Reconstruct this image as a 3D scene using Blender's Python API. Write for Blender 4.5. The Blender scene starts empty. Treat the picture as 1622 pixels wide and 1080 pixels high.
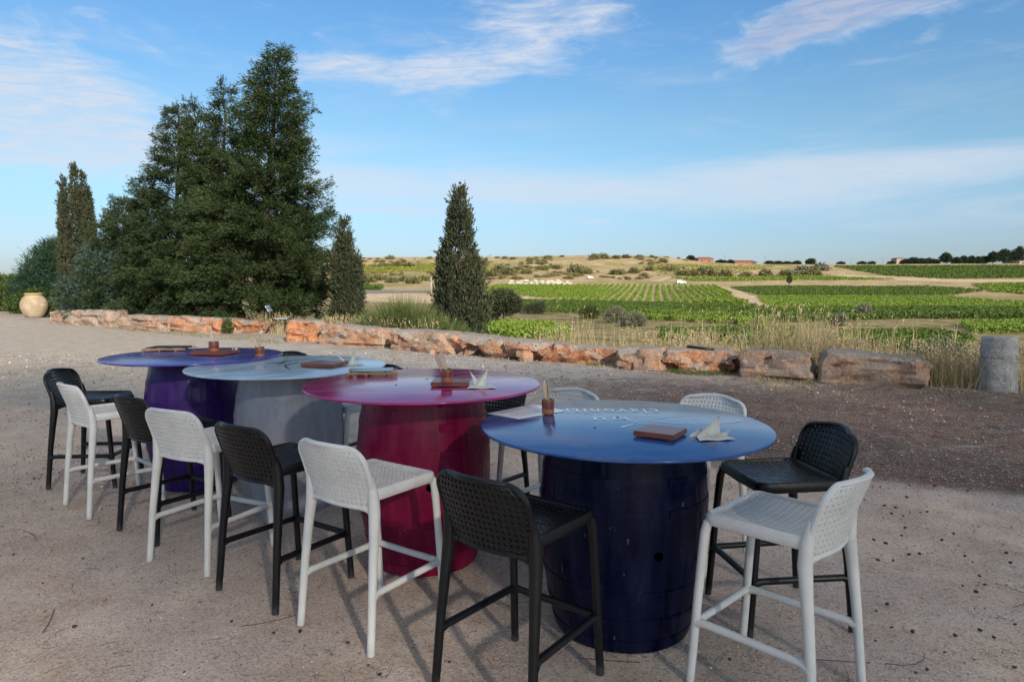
import bpy, bmesh, math, random
import numpy as np
from mathutils import Vector, Matrix
R=math.radians
rng=np.random.default_rng(7); random.seed(7)
sc=bpy.context.scene; COL=sc.collection

# ------------------------------------------------------------------ camera, sky, sun
CAM_H=1.53; PITCH=R(4.76); FPX=1081.0; IW,IH=1622,1080
cam_d=bpy.data.cameras.new('camera'); cam=bpy.data.objects.new('camera',cam_d); COL.objects.link(cam)
cam.location=(0,0,CAM_H); cam.rotation_euler=(R(90)-PITCH,0,0)
cam_d.sensor_width=36; cam_d.lens=36*FPX/IW; cam_d.clip_start=.05; cam_d.clip_end=20000
sc.camera=cam
SUN_EL=R(24); SUN_AZ=math.atan2(.42,-.906)      # azimuth clockwise from +Y
sc.view_settings.view_transform='Standard'; sc.view_settings.look='None'
sc.view_settings.exposure=0.32; sc.view_settings.gamma=1
SUN_STRENGTH=4.9; SKY_STRENGTH=.12

def ray(u,v):
    x=(u-IW/2)/FPX; y=-(v-IH/2)/FPX; c,s=math.cos(PITCH),math.sin(PITCH)
    return np.array([x,c+y*s,-s+y*c])
def px(u,v,z=0.0):
    r=ray(u,v); k=(z-CAM_H)/r[2]; return r*k+np.array([0,0,CAM_H])
def atY(u,v,Y):
    r=ray(u,v); return r*(Y/r[1])+np.array([0,0,CAM_H])

class NT:
    def __init__(s,tree): s.t=tree; s.n=tree.nodes; s.l=tree.links
    def new(s,typ,**kw):
        n=s.n.new(typ)
        for k,v in kw.items(): setattr(n,k,v)
        return n
    def put(s,sock,val):
        if isinstance(val,bpy.types.NodeSocket): s.l.new(val,sock)
        elif val is not None:
            try: sock.default_value=val
            except Exception: sock.default_value=tuple(val)+(1,)
    def math(s,op,a,b=None,c=None,clamp=False):
        n=s.new('ShaderNodeMath',operation=op,use_clamp=clamp)
        s.put(n.inputs[0],a)
        if b is not None: s.put(n.inputs[1],b)
        if c is not None: s.put(n.inputs[2],c)
        return n.outputs[0]
    def mix(s,f,a,b,mode='MIX'):
        n=s.new('ShaderNodeMix',data_type='RGBA',blend_type=mode)
        s.put(n.inputs[0],f); s.put(n.inputs[6],a if isinstance(a,bpy.types.NodeSocket) else tuple(a)+(1,)*(4-len(a)))
        s.put(n.inputs[7],b if isinstance(b,bpy.types.NodeSocket) else tuple(b)+(1,)*(4-len(b)))
        return n.outputs[2]
    def noise(s,vec,scale,detail=4,rough=.55,dist=0):
        n=s.new('ShaderNodeTexNoise'); s.put(n.inputs['Vector'],vec); n.inputs['Scale'].default_value=scale
        n.inputs['Detail'].default_value=detail; n.inputs['Roughness'].default_value=rough; n.inputs['Distortion'].default_value=dist
        return n.outputs['Fac']
    def vor(s,vec,scale,feature='F1',out='Distance'):
        n=s.new('ShaderNodeTexVoronoi',feature=feature); s.put(n.inputs['Vector'],vec); n.inputs['Scale'].default_value=scale
        return n.outputs[out]
    def smooth(s,x,lo,hi,a=0.,b=1.):
        n=s.new('ShaderNodeMapRange',interpolation_type='SMOOTHSTEP'); s.put(n.inputs[0],x)
        for i,v in enumerate((lo,hi,a,b)): n.inputs[i+1].default_value=v
        return n.outputs[0]
    def scalev(s,vec,sc_):
        n=s.new('ShaderNodeVectorMath',operation='MULTIPLY'); s.put(n.inputs[0],vec); n.inputs[1].default_value=sc_; return n.outputs[0]
    def bump(s,h,strength,dist):
        n=s.new('ShaderNodeBump'); s.put(n.inputs['Height'],h); n.inputs['Strength'].default_value=strength; n.inputs['Distance'].default_value=dist
        return n.outputs[0]

def build_world():
    w=bpy.data.worlds.new('World'); sc.world=w; w.use_nodes=True
    N=NT(w.node_tree); N.n.clear()
    sky=N.new('ShaderNodeTexSky',sky_type='NISHITA'); sky.sun_disc=False
    sky.sun_elevation=SUN_EL; sky.sun_rotation=SUN_AZ; sky.altitude=100; sky.air_density=1.0; sky.dust_density=.6; sky.ozone_density=1.6
    tc=N.new('ShaderNodeTexCoord'); d=tc.outputs['Generated']
    sep=N.new('ShaderNodeSeparateXYZ'); N.l.new(d,sep.inputs[0])
    az=N.math('ARCTAN2',sep.outputs[0],sep.outputs[1]); el=N.math('ARCSINE',sep.outputs[2])
    comb=N.new('ShaderNodeCombineXYZ'); N.put(comb.inputs[0],az); N.put(comb.inputs[1],el); ae=comb.outputs[0]
    # streaky cirrus texture, tilted a little
    mp=N.new('ShaderNodeMapping'); N.l.new(ae,mp.inputs[0]); mp.inputs['Rotation'].default_value=(0,0,R(-14)); mp.inputs['Scale'].default_value=(3.2,11,1)
    n1=N.noise(mp.outputs[0],2.2,8,.62,.9)
    mp2=N.new('ShaderNodeMapping'); N.l.new(ae,mp2.inputs[0]); mp2.inputs['Scale'].default_value=(2.2,13,1)
    n2=N.noise(mp2.outputs[0],1.6,7,.6,.5)
    n3=N.noise(N.scalev(ae,(9,20,1)),2.0,6,.65,.6)
    def blob(u,v,hu,hv,ang,amt):
        r=ray(u,v); r=r/np.linalg.norm(r); a0=math.atan2(r[0],r[1]); e0=math.asin(r[2])
        ca,sa=math.cos(R(ang)),math.sin(R(ang))
        da=N.math('SUBTRACT',az,a0); de=N.math('SUBTRACT',el,e0)
        x=N.math('ADD',N.math('MULTIPLY',da,ca),N.math('MULTIPLY',de,sa))
        y=N.math('SUBTRACT',N.math('MULTIPLY',de,ca),N.math('MULTIPLY',da,sa))
        x=N.math('DIVIDE',x,hu/FPX); y=N.math('DIVIDE',y,hv/FPX)
        q=N.math('ADD',N.math('MULTIPLY',x,x),N.math('MULTIPLY',y,y))
        return N.math('MULTIPLY',N.math('POWER',2.718,N.math('MULTIPLY',q,-1.0)),amt)
    def total(bl):
        t=None
        for b in bl:
            o=blob(*b); t=o if t is None else N.math('ADD',t,o)
        return t
    wisps=total([(40,110,120,70,-20,1.15),(110,190,190,50,-5,.95),(60,240,210,50,0,1.0),(230,70,70,16,-22,.5),(380,20,60,18,20,.35),(180,150,60,10,0,.4),
                 (600,112,230,22,2,.95),(740,95,130,40,16,1.0),(860,40,120,62,20,1.05),(950,5,40,25,30,.5),(560,100,100,10,-4,.5)])
    puffs=total([(1215,62,85,26,26,1.0),(1330,22,140,36,12,1.05),(1450,-8,150,26,2,1.0),(1468,60,22,8,8,.6)])
    bands=total([(1300,280,520,36,2,.8),(1000,300,420,32,0,.6),(600,290,330,34,0,.75),(180,235,260,34,0,.8),(1500,250,260,18,4,.5),(600,334,80,7,2,.9),(800,303,60,7,0,.8),
                 (940,350,35,6,0,.7),(1400,340,420,40,0,.35),(480,215,40,16,0,.6)])
    f1=N.smooth(N.math('ADD',N.math('MULTIPLY',n1,1.5),N.math('MULTIPLY',wisps,.42)),.84,1.42,0,.88)
    f2=N.smooth(N.math('ADD',N.math('MULTIPLY',n3,1.2),N.math('MULTIPLY',puffs,.5)),.74,1.42,0,.9)
    f3=N.smooth(N.math('ADD',N.math('MULTIPLY',n2,1.2),N.math('MULTIPLY',bands,.42)),.56,1.28,0,.72)
    n5=N.noise(N.scalev(mp.outputs[0],(1.6,3.2,1)),3.0,7,.68,.8); brk=N.smooth(n5,.30,.66,.42,1.0)
    f=N.math('MAXIMUM',N.math('MULTIPLY',N.math('MAXIMUM',f1,f2),brk),N.math('MULTIPLY',f3,N.smooth(n5,.2,.6,.72,1.0)))
    up=N.smooth(el,0,.02); f=N.math('MULTIPLY',f,up)
    # pale cloud: white of the sky's own level; thicker puffs go slightly grey-violet in their core
    core=N.math('MULTIPLY',N.smooth(f2,.35,.9),.75)
    ccol=N.mix(core,(4.6,5.0,5.7),(2.9,3.2,4.4))
    rp=N.new('ShaderNodeValToRGB'); N.put(rp.inputs[0],N.math('DIVIDE',el,1.0)); cr=rp.color_ramp
    cr.elements[0].position=0; cr.elements[0].color=(.46,.555,.84,1); cr.elements[1].position=.85; cr.elements[1].color=(1.0,.98,.92,1)
    for p_,c_ in ((.07,(.55,.67,.88,1)),(.14,(.66,.84,.93,1)),(.22,(.72,.91,.96,1)),(.31,(.62,.92,1.08,1)),(.45,(.57,.92,1.16,1))):
        e_=cr.elements.new(p_); e_.color=c_
    skyc=N.mix(1.0,sky.outputs[0],rp.outputs[0],'MULTIPLY')
    added_veil=N.math('MULTIPLY',N.smooth(el,.48,.80),N.smooth(N.noise(N.scalev(ae,(1,1.6,1)),2.2,5,.6),.25,.6,.55,.95))  # unseen overhead cloud, added to make the ambient light less blue
    skyc=N.mix(added_veil,skyc,(3.45,3.40,3.38))
    colr=N.mix(f,skyc,ccol)
    bg=N.new('ShaderNodeBackground'); bg.inputs[1].default_value=SKY_STRENGTH; N.l.new(colr,bg.inputs[0])
    out=N.new('ShaderNodeOutputWorld'); N.l.new(bg.outputs[0],out.inputs[0])
build_world()
sun_d=bpy.data.lights.new('sun','SUN'); sun_d.energy=SUN_STRENGTH; sun_d.angle=R(1.9); sun_d.color=(1,.90,.76)
sun=bpy.data.objects.new('sun',sun_d); COL.objects.link(sun)
sd=Vector((math.sin(SUN_AZ)*math.cos(SUN_EL),math.cos(SUN_AZ)*math.cos(SUN_EL),math.sin(SUN_EL)))
sun.rotation_euler=(-sd).to_track_quat('-Z','Y').to_euler(); sun.location=sd*60

# ------------------------------------------------------------------ numpy noise
def _h(i,j,k,seed):
    n=(i.astype(np.int64)*374761393+j.astype(np.int64)*668265263+k.astype(np.int64)*2147483647+seed*1274126177)&0xffffffff
    n=((n^(n>>13))*1274126177)&0xffffffff
    return ((n^(n>>16))&0xffff)/65535.0
def vnoise(P,scale=1.,seed=0):
    P=np.asarray(P,float)*scale; i=np.floor(P); f=P-i; f=f*f*(3-2*f); i=i.astype(np.int64); r=0
    for a in (0,1):
        for b in (0,1):
            for c in (0,1):
                w=(f[:,0] if a else 1-f[:,0])*(f[:,1] if b else 1-f[:,1])*(f[:,2] if c else 1-f[:,2])
                r=r+w*_h(i[:,0]+a,i[:,1]+b,i[:,2]+c,seed)
    return r*2-1
def fbm(P,scale=1.,oct=4,seed=0,gain=.5):
    r=0;a=1
    for o in range(oct): r=r+a*vnoise(P,scale*2**o,seed+o*17); a*=gain
    return r

# ------------------------------------------------------------------ object helpers
def link(o): COL.objects.link(o); return o
def tag(o,label=None,cat=None,group=None,kind=None):
    if label: o['label']=label
    if cat: o['category']=cat
    if group: o['group']=group
    if kind: o['kind']=kind
    return o
def thing(name,label,cat,loc=(0,0,0),rz=0,group=None):
    o=bpy.data.objects.new(name,None); o.empty_display_size=.1; link(o); o.location=tuple(map(float,loc)); o.rotation_euler=(0,0,rz)
    return tag(o,label,cat,group)
def mesh_np(name,verts,faces,mat=None,smooth=False):
    """verts (N,3), faces (M,k) all same size or list of lists"""
    me=bpy.data.meshes.new(name); verts=np.asarray(verts,np.float32)
    if isinstance(faces,np.ndarray):
        k=faces.shape[1]; M=len(faces)
        me.vertices.add(len(verts)); me.vertices.foreach_set('co',verts.ravel())
        me.loops.add(M*k); me.loops.foreach_set('vertex_index',faces.astype(np.int32).ravel())
        me.polygons.add(M); me.polygons.foreach_set('loop_start',np.arange(0,M*k,k,dtype=np.int32))
        me.polygons.foreach_set('loop_total',np.full(M,k,np.int32)); me.update(calc_edges=True); me.validate()
    else:
        me.from_pydata([tuple(map(float,v)) for v in verts],[],[list(map(int,f)) for f in faces]); me.update()
    if smooth: me.polygons.foreach_set('use_smooth',np.ones(len(me.polygons),bool))
    if mat: me.materials.append(mat)
    return me
def obj(name,me,parent=None):
    o=bpy.data.objects.new(name,me); link(o)
    if parent: o.parent=parent
    return o
class MB:
    """collects pieces, builds one mesh object"""
    def __init__(s): s.v=[]; s.f=[]; s.n=0
    def add(s,v,f):
        s.v.append(np.asarray(v,float)); s.f+= [[int(i)+s.n for i in q] for q in f]; s.n+=len(v); return s
    def tube(s,pts,rad,seg=10,closed=False,cap=True,flat=1.0,upv=(0,0,1)):
        pts=np.asarray(pts,float); n=len(pts); rad=np.broadcast_to(np.asarray(rad,float),(n,))
        T=np.gradient(pts,axis=0) if not closed else np.roll(pts,-1,0)-np.roll(pts,1,0)
        T/=np.linalg.norm(T,axis=1)[:,None]+1e-12
        u=np.array(upv,float); V=[]
        a=np.linspace(0,2*math.pi,seg,endpoint=False)
        prev=None
        for i in range(n):
            t=T[i]; b=u-t*np.dot(u,t)
            if np.linalg.norm(b)<.2:
                b=prev-t*np.dot(prev,t) if prev is not None else np.array([1.,0,0])-t*t[0]
            b/=np.linalg.norm(b); prev=b; c=np.cross(t,b)
            V.append(pts[i]+rad[i]*(np.cos(a)[:,None]*b+flat*np.sin(a)[:,None]*c))
        F=[]
        for i in range(n if closed else n-1):
            j=(i+1)%n
            for k in range(seg): F.append([i*seg+k,i*seg+(k+1)%seg,j*seg+(k+1)%seg,j*seg+k])
        if cap and not closed: F.append(list(range(seg))[::-1]); F.append([(n-1)*seg+k for k in range(seg)])
        return s.add(np.concatenate(V),F)
    def lathe(s,prof,seg=48,cx=0,cy=0,rfun=None,capb=True,capt=True):
        a=np.linspace(0,2*math.pi,seg,endpoint=False); V=[]
        for r,z in prof:
            rr=r*(rfun(a,z) if rfun else np.ones(seg))
            V.append(np.stack([cx+rr*np.cos(a),cy+rr*np.sin(a),np.full(seg,z)],1))
        F=[]
        for i in range(len(prof)-1):
            for k in range(seg): F.append([i*seg+k,i*seg+(k+1)%seg,(i+1)*seg+(k+1)%seg,(i+1)*seg+k])
        if capb: F.append(list(range(seg))[::-1])
        if capt: F.append([(len(prof)-1)*seg+k for k in range(seg)])
        return s.add(np.concatenate(V),F)
    def box(s,c,size,rot=None,bev=0.0):
        bm=bmesh.new(); bmesh.ops.create_cube(bm,size=1)
        for v in bm.verts: v.co=Vector((v.co.x*size[0],v.co.y*size[1],v.co.z*size[2]))
        if bev: bmesh.ops.bevel(bm,geom=list(bm.edges),offset=bev,segments=2,affect='EDGES')
        M=Matrix.Translation(c) @ (rot.to_4x4() if rot else Matrix())
        V=[tuple(M@v.co) for v in bm.verts]; bm.verts.index_update(); F=[[v.index for v in f.verts] for f in bm.faces]; bm.free()
        return s.add(V,F)
    def mesh(s,name,mat,smooth=True,angle=None):
        me=mesh_np(name,np.concatenate(s.v),s.f,mat,smooth)
        if angle: me.set_sharp_from_angle(angle=R(angle))
        return me
    def build(s,name,mat,parent=None,smooth=True,angle=None): return obj(name,s.mesh(name,mat,smooth,angle),parent)

# ------------------------------------------------------------------ materials
def mat(name,fn):
    m=bpy.data.materials.new(name); m.use_nodes=True; N=NT(m.node_tree)
    b=N.n['Principled BSDF']; fn(N,b); return m
def P(b,**kw):
    for k,v in kw.items():
        b.inputs[{'color':'Base Color','rough':'Roughness','coat':'Coat Weight','coatr':'Coat Roughness','metal':'Metallic','spec':'Specular IOR Level','normal':'Normal','trans':'Transmission Weight'}[k]].default_value = v if not isinstance(v,tuple) else v+(1,)*(4-len(v))
def texco(N,what='Object'): return N.new('ShaderNodeTexCoord').outputs[what]
def pos(N): return N.new('ShaderNodeNewGeometry').outputs['Position']
def island(N): return N.new('ShaderNodeNewGeometry').outputs['Random Per Island']
def plastic(name,c,c2,rough):
    def fn(N,b):
        t=texco(N); oi_=N.new('ShaderNodeObjectInfo'); ad_=N.new('ShaderNodeVectorMath',operation='ADD'); N.l.new(t,ad_.inputs[0]); N.l.new(oi_.outputs['Location'],ad_.inputs[1]); t2=ad_.outputs[0]; n=N.noise(t2,9,5)
        sp_=N.new('ShaderNodeSeparateXYZ'); N.l.new(t,sp_.inputs[0]); dz=N.math('ADD',sp_.outputs[2],N.math('MULTIPLY',N.math('SUBTRACT',N.noise(t2,60,5,.7),.5),.14))
        dirt=N.smooth(dz,.0,.060,.45,0); sc_=N.smooth(N.noise(N.scalev(t2,(1,1,.35)),26,6,.72),.68,.76,0,.12); dirt=N.math('MAXIMUM',dirt,sc_)
        N.put(b.inputs['Base Color'],N.mix(dirt,N.mix(N.smooth(n,.4,.75),c,c2),tuple(x*.55+.09 for x in c))); P(b,rough=rough,spec=.4)
        N.put(b.inputs['Roughness'],N.smooth(N.noise(t,30,3),.3,.7,rough-.06,rough+.08))
        N.put(b.inputs['Normal'],N.bump(N.noise(t,420,2),.12,.0008))
    return mat(name,fn)
M_WHITE=plastic('white_plastic',(.66,.65,.63),(.58,.57,.55),.46)
M_BLACK=plastic('black_plastic',(.0035,.004,.0055),(.007,.007,.008),.40)
def paint(name,c,rough=.28,var=.25,spec=.5,vertical=True):
    def fn(N,b):
        t=texco(N); n=N.noise(N.scalev(t,(6,6,1.2) if vertical else (3,3,3)),2.2,6,.6)
        c2=tuple(x*(1-var) for x in c); c3=tuple(min(1,x*1.12+.008) for x in c)
        base=N.mix(N.smooth(n,.35,.7),c2,c3)
        chips=N.smooth(N.noise(N.scalev(t,(1,1,.5)),34,3,.5),.70,.735)
        base=N.mix(N.math('MULTIPLY',chips,.55),base,tuple(min(1,x*1.3+.12) for x in c))
        N.put(b.inputs['Base Color'],base); P(b,spec=spec)
        N.put(b.inputs['Roughness'],N.smooth(N.noise(t,7,6),.3,.7,rough-.07,rough+.12))
        N.put(b.inputs['Normal'],N.bump(N.noise(N.scalev(t,(30,30,2.5)) if vertical else N.scalev(t,(4,20,4)),3,5,.65),.18,.002))
    return mat(name,fn)
M_BLUE=paint('blue_barrel_paint',(.0010,.0034,.024),.28,.25,.11)
M_MAG=paint('magenta_barrel_paint',(.19,.003,.042),.30,.25,.2)
M_GREY=paint('grey_barrel_paint',(.30,.31,.36),.40,.12,.3)
M_PURP=paint('violet_barrel_paint',(.046,.014,.14),.30,.25,.2)
def lacquer(name,c,rough):
    def fn(N,b):
        t=texco(N); n=N.noise(N.scalev(t,(1.2,5,1)),2.6,6,.62); m=N.noise(t,5.5,5)
        base=N.mix(N.smooth(n,.35,.7),tuple(x*.85 for x in c),tuple(min(1,x*1.15+.01) for x in c))
        dust=N.smooth(m,.48,.72,0,.10); base=N.mix(dust,base,(.45,.45,.46))
        N.put(b.inputs['Base Color'],base); P(b,spec=.5,coat=.15,coatr=.10)
        N.put(b.inputs['Roughness'],N.math('ADD',N.smooth(n,.3,.7,rough-.03,rough+.07),N.smooth(m,.5,.75,0,.10)))
        N.put(b.inputs['Normal'],N.bump(N.noise(N.scalev(t,(2,26,1)),2,4),.05,.0015))
    return mat(name,fn)
T_BLUE=lacquer('blue_table_lacquer',(.004,.058,.235),.16)
T_MAG=lacquer('magenta_table_lacquer',(.36,.012,.15),.14)
T_GREY=lacquer('pale_grey_table_lacquer',(.40,.51,.62),.20)
T_PURP=lacquer('violet_table_lacquer',(.055,.038,.26),.20)
def simple(name,c,rough=.6,var=.2,scale=12,bumpv=.15,spec=.5,coat=0):
    def fn(N,b):
        t=texco(N); n=N.noise(t,scale,5)
        N.put(b.inputs['Base Color'],N.mix(N.smooth(n,.3,.7),tuple(x*(1-var) for x in c),tuple(min(1,x*(1+var)) for x in c)))
        P(b,rough=rough,spec=spec,coat=coat)
        if bumpv: N.put(b.inputs['Normal'],N.bump(N.noise(t,scale*6,4),bumpv,.002))
    return mat(name,fn)
def wood(name,c1,c2,rough=.4,axis=(4,40,40)):
    def fn(N,b):
        t=texco(N); n=N.noise(N.scalev(t,axis),2,6,.6,1.2)
        N.put(b.inputs['Base Color'],N.mix(N.smooth(n,.35,.68),c1,c2)); P(b,rough=rough)
        N.put(b.inputs['Normal'],N.bump(n,.15,.001))
    return mat(name,fn)
M_BOARD=wood('red_wood',(.16,.040,.024),(.26,.075,.042),.30)
M_BOARD_EDGE=wood('red_wood_edge',(.20,.07,.035),(.30,.11,.055),.45)
M_PALEWOOD=wood('pale_wood',(.46,.34,.24),(.60,.46,.34),.5,(20,20,4))
M_STICK=wood('stick_wood',(.34,.17,.07),(.46,.25,.11),.45,(6,40,40))
M_PAPER=simple('white_paper',(.66,.64,.58),.7,.04,20,.05)
M_LAMINATE=simple('laminated_paper',(.90,.90,.93),.35,.02,20,.01,.5,.3)
M_SLATE=simple('slate_panel',(.02,.025,.035),.22,.2,14,.03)
M_INK_W=simple('white_lettering',(.62,.68,.74),.30,.08,20,0,.5,.8)
M_INK_K=simple('dark_lettering',(.03,.035,.05),.35,.1,20,0,.3)
M_PRINT=simple('printed_text',(.16,.17,.22),.6,.2,60,0)
M_HOLE=simple('dark_hole',(.0003,.0003,.0005),1,.1,10,0,0)
M_CUPTOP=simple('glazed_red_clay',(.17,.032,.012),.12,.25,18,.03,.6,.6)
M_CUPBASE=simple('bare_clay',(.36,.13,.06),.55,.15,25,.1)
M_DEBRIS=simple('dry_cone_scale',(.055,.028,.018),.8,.4,40,.3)
M_NEEDLE=simple('dry_needle',(.12,.055,.03),.8,.4,3,0)
M_IRON=simple('black_iron',(.012,.012,.013),.4,.2,10,.05)
M_BENCHSLAT=simple('blue_grey_slats',(.32,.38,.43),.45,.1,10,.1)
def terracotta(N,b):
    t=texco(N); n=N.noise(t,3.2,6,.6); sep=N.new('ShaderNodeSeparateXYZ'); N.l.new(t,sep.inputs[0])
    base=N.mix(N.smooth(n,.38,.66),(.34,.255,.165),(.45,.36,.255))
    glaze=N.smooth(N.math('ADD',sep.outputs[2],N.math('MULTIPLY',n,.05)),1.02,1.05)
    base=N.mix(glaze,base,(.40,.29,.12)); N.put(b.inputs['Base Color'],base); P(b,rough=.85,spec=.25)
    N.put(b.inputs['Normal'],N.bump(N.noise(N.scalev(t,(3,3,30)),2,4),.25,.01))
M_JAR=mat('terracotta',terracotta)
def concrete(N,b):
    t=texco(N); n=N.noise(t,6,8,.65); v=N.noise(t,55,5,.7)
    base=N.mix(N.smooth(n,.35,.7),(.38,.365,.345),(.62,.60,.58)); base=N.mix(N.smooth(v,.54,.64,0,.75),base,(.12,.115,.11))
    N.put(b.inputs['Base Color'],base); P(b,rough=.9,spec=.2)
    N.put(b.inputs['Normal'],N.bump(N.math('ADD',v,N.math('MULTIPLY',N.noise(N.scalev(t,(2,2,40)),2,4),.6)),1.0,.035))
M_PILLAR=mat('weathered_stone_pillar',concrete)
def rock(N,b):
    t=texco(N); oi=N.new('ShaderNodeObjectInfo'); g=N.new('ShaderNodeNewGeometry')
    add=N.new('ShaderNodeVectorMath',operation='ADD'); N.l.new(t,add.inputs[0]); N.l.new(oi.outputs['Location'],add.inputs[1]); t=add.outputs[0]
    n=N.noise(t,2.1,7,.6,.8); n2=N.noise(t,6.5,7,.65); n3=N.noise(t,24,6,.7)
    rust=N.mix(N.smooth(n2,.36,.66),(.25,.072,.032),(.50,.225,.105))
    rust=N.mix(N.smooth(n3,.50,.66,0,.85),rust,(.52,.35,.22)); rust=N.mix(N.smooth(n3,.46,.34,0,.6),rust,(.16,.045,.022))
    pale=N.mix(N.smooth(N.math('MULTIPLY',N.math('ADD',n2,n3),.5),.38,.62),(.34,.265,.205),(.52,.43,.345))
    oc=oi.outputs['Color']; sepc=N.new('ShaderNodeSeparateColor'); N.l.new(oc,sepc.inputs[0])
    f=N.smooth(N.math('ADD',N.math('MULTIPLY',N.math('ADD',n,n2),.5),sepc.outputs[0]),.44,.74)
    base=N.mix(f,pale,rust)
    sepn=N.new('ShaderNodeSeparateXYZ'); N.l.new(g.outputs['Normal'],sepn.inputs[0])
    top=N.smooth(N.math('ADD',sepn.outputs[2],N.math('MULTIPLY',N.math('SUBTRACT',n2,.5),.9)),.45,.8)
    lich=N.mix(N.smooth(n3,.4,.62),(.25,.23,.21),(.40,.37,.33)); base=N.mix(N.math('MULTIPLY',top,.9),base,lich)
    base=N.mix(N.math('MULTIPLY',sepc.outputs[1],.75),base,N.mix(N.smooth(n2,.36,.64),(.13,.095,.08),(.30,.245,.21)))
    dk=N.smooth(N.noise(N.scalev(t,(1,1,2.2)),9,6,.75),.56,.68,0,.75); base=N.mix(dk,base,(.075,.045,.03))
    N.put(b.inputs['Base Color'],base); P(b,rough=.92,spec=.2)
    N.put(b.inputs['Normal'],N.bump(N.math('ADD',n3,N.math('MULTIPLY',n2,1.2)),.9,.035))
M_ROCK=mat('rust_limestone',rock)
def leafm(name,c1,c2,c3=None,nscale=.9,trans=.0):
    def fn(N,b):
        r=island(N); n=N.noise(pos(N),nscale,3)
        base=N.mix(r,c1,c2); base=N.mix(N.smooth(n,.38,.66,0,.7),base,c3 or c2); N.put(b.inputs['Base Color'],base); P(b,rough=.65,spec=.25)
    return mat(name,fn)
def bark(name,c): return simple(name,c,.9,.4,8,.6,.2)
M_BARK=bark('bark',(.085,.06,.045))
L_CONIFER=leafm('conifer_foliage',(.010,.024,.008),(.040,.066,.020),(.050,.068,.022))
L_CONIFER2=leafm('dark_conifer_foliage',(.010,.023,.010),(.036,.058,.022),(.044,.062,.022))
L_CYPRESS=leafm('cypress_foliage',(.020,.030,.016),(.060,.072,.036),(.066,.068,.034))
L_PINE=leafm('pine_foliage',(.010,.030,.018),(.030,.066,.034),(.036,.070,.030))
L_BLUE=leafm('blue_cypress_foliage',(.018,.036,.030),(.050,.082,.066),(.044,.076,.056))
L_SHRUB=leafm('shrub_foliage',(.016,.036,.008),(.060,.095,.020),(.075,.095,.022))
L_BROOM=leafm('broom_stems',(.035,.06,.018),(.12,.15,.048),(.14,.155,.055))
L_OLIVE=leafm('round_tree_foliage',(.020,.030,.014),(.060,.072,.034))
L_SAGE=leafm('grey_shrub_foliage',(.065,.075,.045),(.20,.20,.13))
L_VINE=leafm('vine_leaves',(.085,.145,.014),(.19,.26,.034),(.14,.21,.024),.05)
L_VINE_Y=leafm('yellow_vine_leaves',(.14,.17,.022),(.29,.28,.055),(.24,.25,.045),.03)
L_VINE_D=leafm('dark_vine_leaves',(.040,.075,.010),(.095,.145,.022),(.075,.12,.018),.04)
L_SCRUB=leafm('hill_scrub',(.075,.085,.032),(.20,.19,.08),(.22,.19,.085),.2)
L_FAR=leafm('far_tree_foliage',(.012,.026,.014),(.034,.052,.026))
L_DRY=leafm('dry_grass_blades',(.30,.225,.12),(.54,.43,.26),(.42,.35,.18),.8)
L_GRASS=leafm('green_grass_blades',(.05,.09,.02),(.13,.17,.05),(.16,.17,.06))

# ------------------------------------------------------------------ terrain shape
def sstep(x,a,b): t=np.clip((x-a)/(b-a),0,1); return t*t*(3-2*t)
def sdist(X,Y):
    s1=(X-7.5)*.607+(Y-8.9)*.793; s2=(X+22)*.78+(Y-31.5)*.62
    return np.minimum(s1,s2)
RU=[-400,100,300,560,700,820,950,1050,1110,1180,1320,1450,1622,2200]
RV=[440,436,420,410,409.5,409,406,409,417,420.5,421,420.5,419.5,419]
def terr(X,Y):
    X=np.asarray(X,float); Y=np.asarray(Y,float); s=sdist(X,Y)
    zn=np.interp(s,[-5,.6,3,8,18,34,50,80],[-.12,-.06,-.22,-.6,-1.35,-2.0,-2.25,-2.3])
    zf=np.interp(Y,[0,60,100,145,185,230,260,300],[-2.2,-2.25,-2.3,-2.0,-.75,1.0,2.0,4.0])
    w=sstep(Y,50,95); z=zn*(1-w)+zf*w
    u=811+1081*X/np.maximum(Y,40); zr=1.53+(452-np.interp(u,RU,RV))/1081*410
    t=np.clip((Y-235)/(410-235),0,1); t=t**1.15
    zh=np.interp(Y,[0,230,235],[0,1.0,1.1]); z=np.where(Y>235,zh+(zr-zh)*t,z)
    z=np.where(Y>410,zr-(Y-410)*.002,z)
    Pn=np.stack([X,Y,np.zeros_like(X)],-1).reshape(-1,3)
    amp=.10+.9*sstep(Y,250,330)*(1-sstep(u,1250,1400))
    z=z+fbm(Pn,.035,3,5).reshape(X.shape)*amp*np.where(s>2,1,0)*(1-.75*sstep(Y,370,405))
    return z
def tpx(u,v):
    """where the sight line of a photo point meets the valley floor"""
    r=ray(u,v); lo=12.0; Y=np.concatenate([np.arange(12,120,.25),np.arange(120,900,1.)])
    k=Y/r[1]; X=r[0]*k; Z=CAM_H+r[2]*k; d=Z-terr(X,Y)
    i=np.argmax(d<0) if (d<0).any() else len(Y)-1
    return np.array([X[i],Y[i],float(terr(X[i:i+1],Y[i:i+1])[0])])
def inpoly(X,Y,poly):
    inside=np.zeros(X.shape,bool); n=len(poly)
    for i in range(n):
        x0,y0=poly[i][:2]; x1,y1=poly[(i+1)%n][:2]
        if y0==y1: continue
        c=((y0>Y)!=(y1>Y))&(X<(x1-x0)*(Y-y0)/(y1-y0)+x0); inside^=c
    return inside

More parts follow.
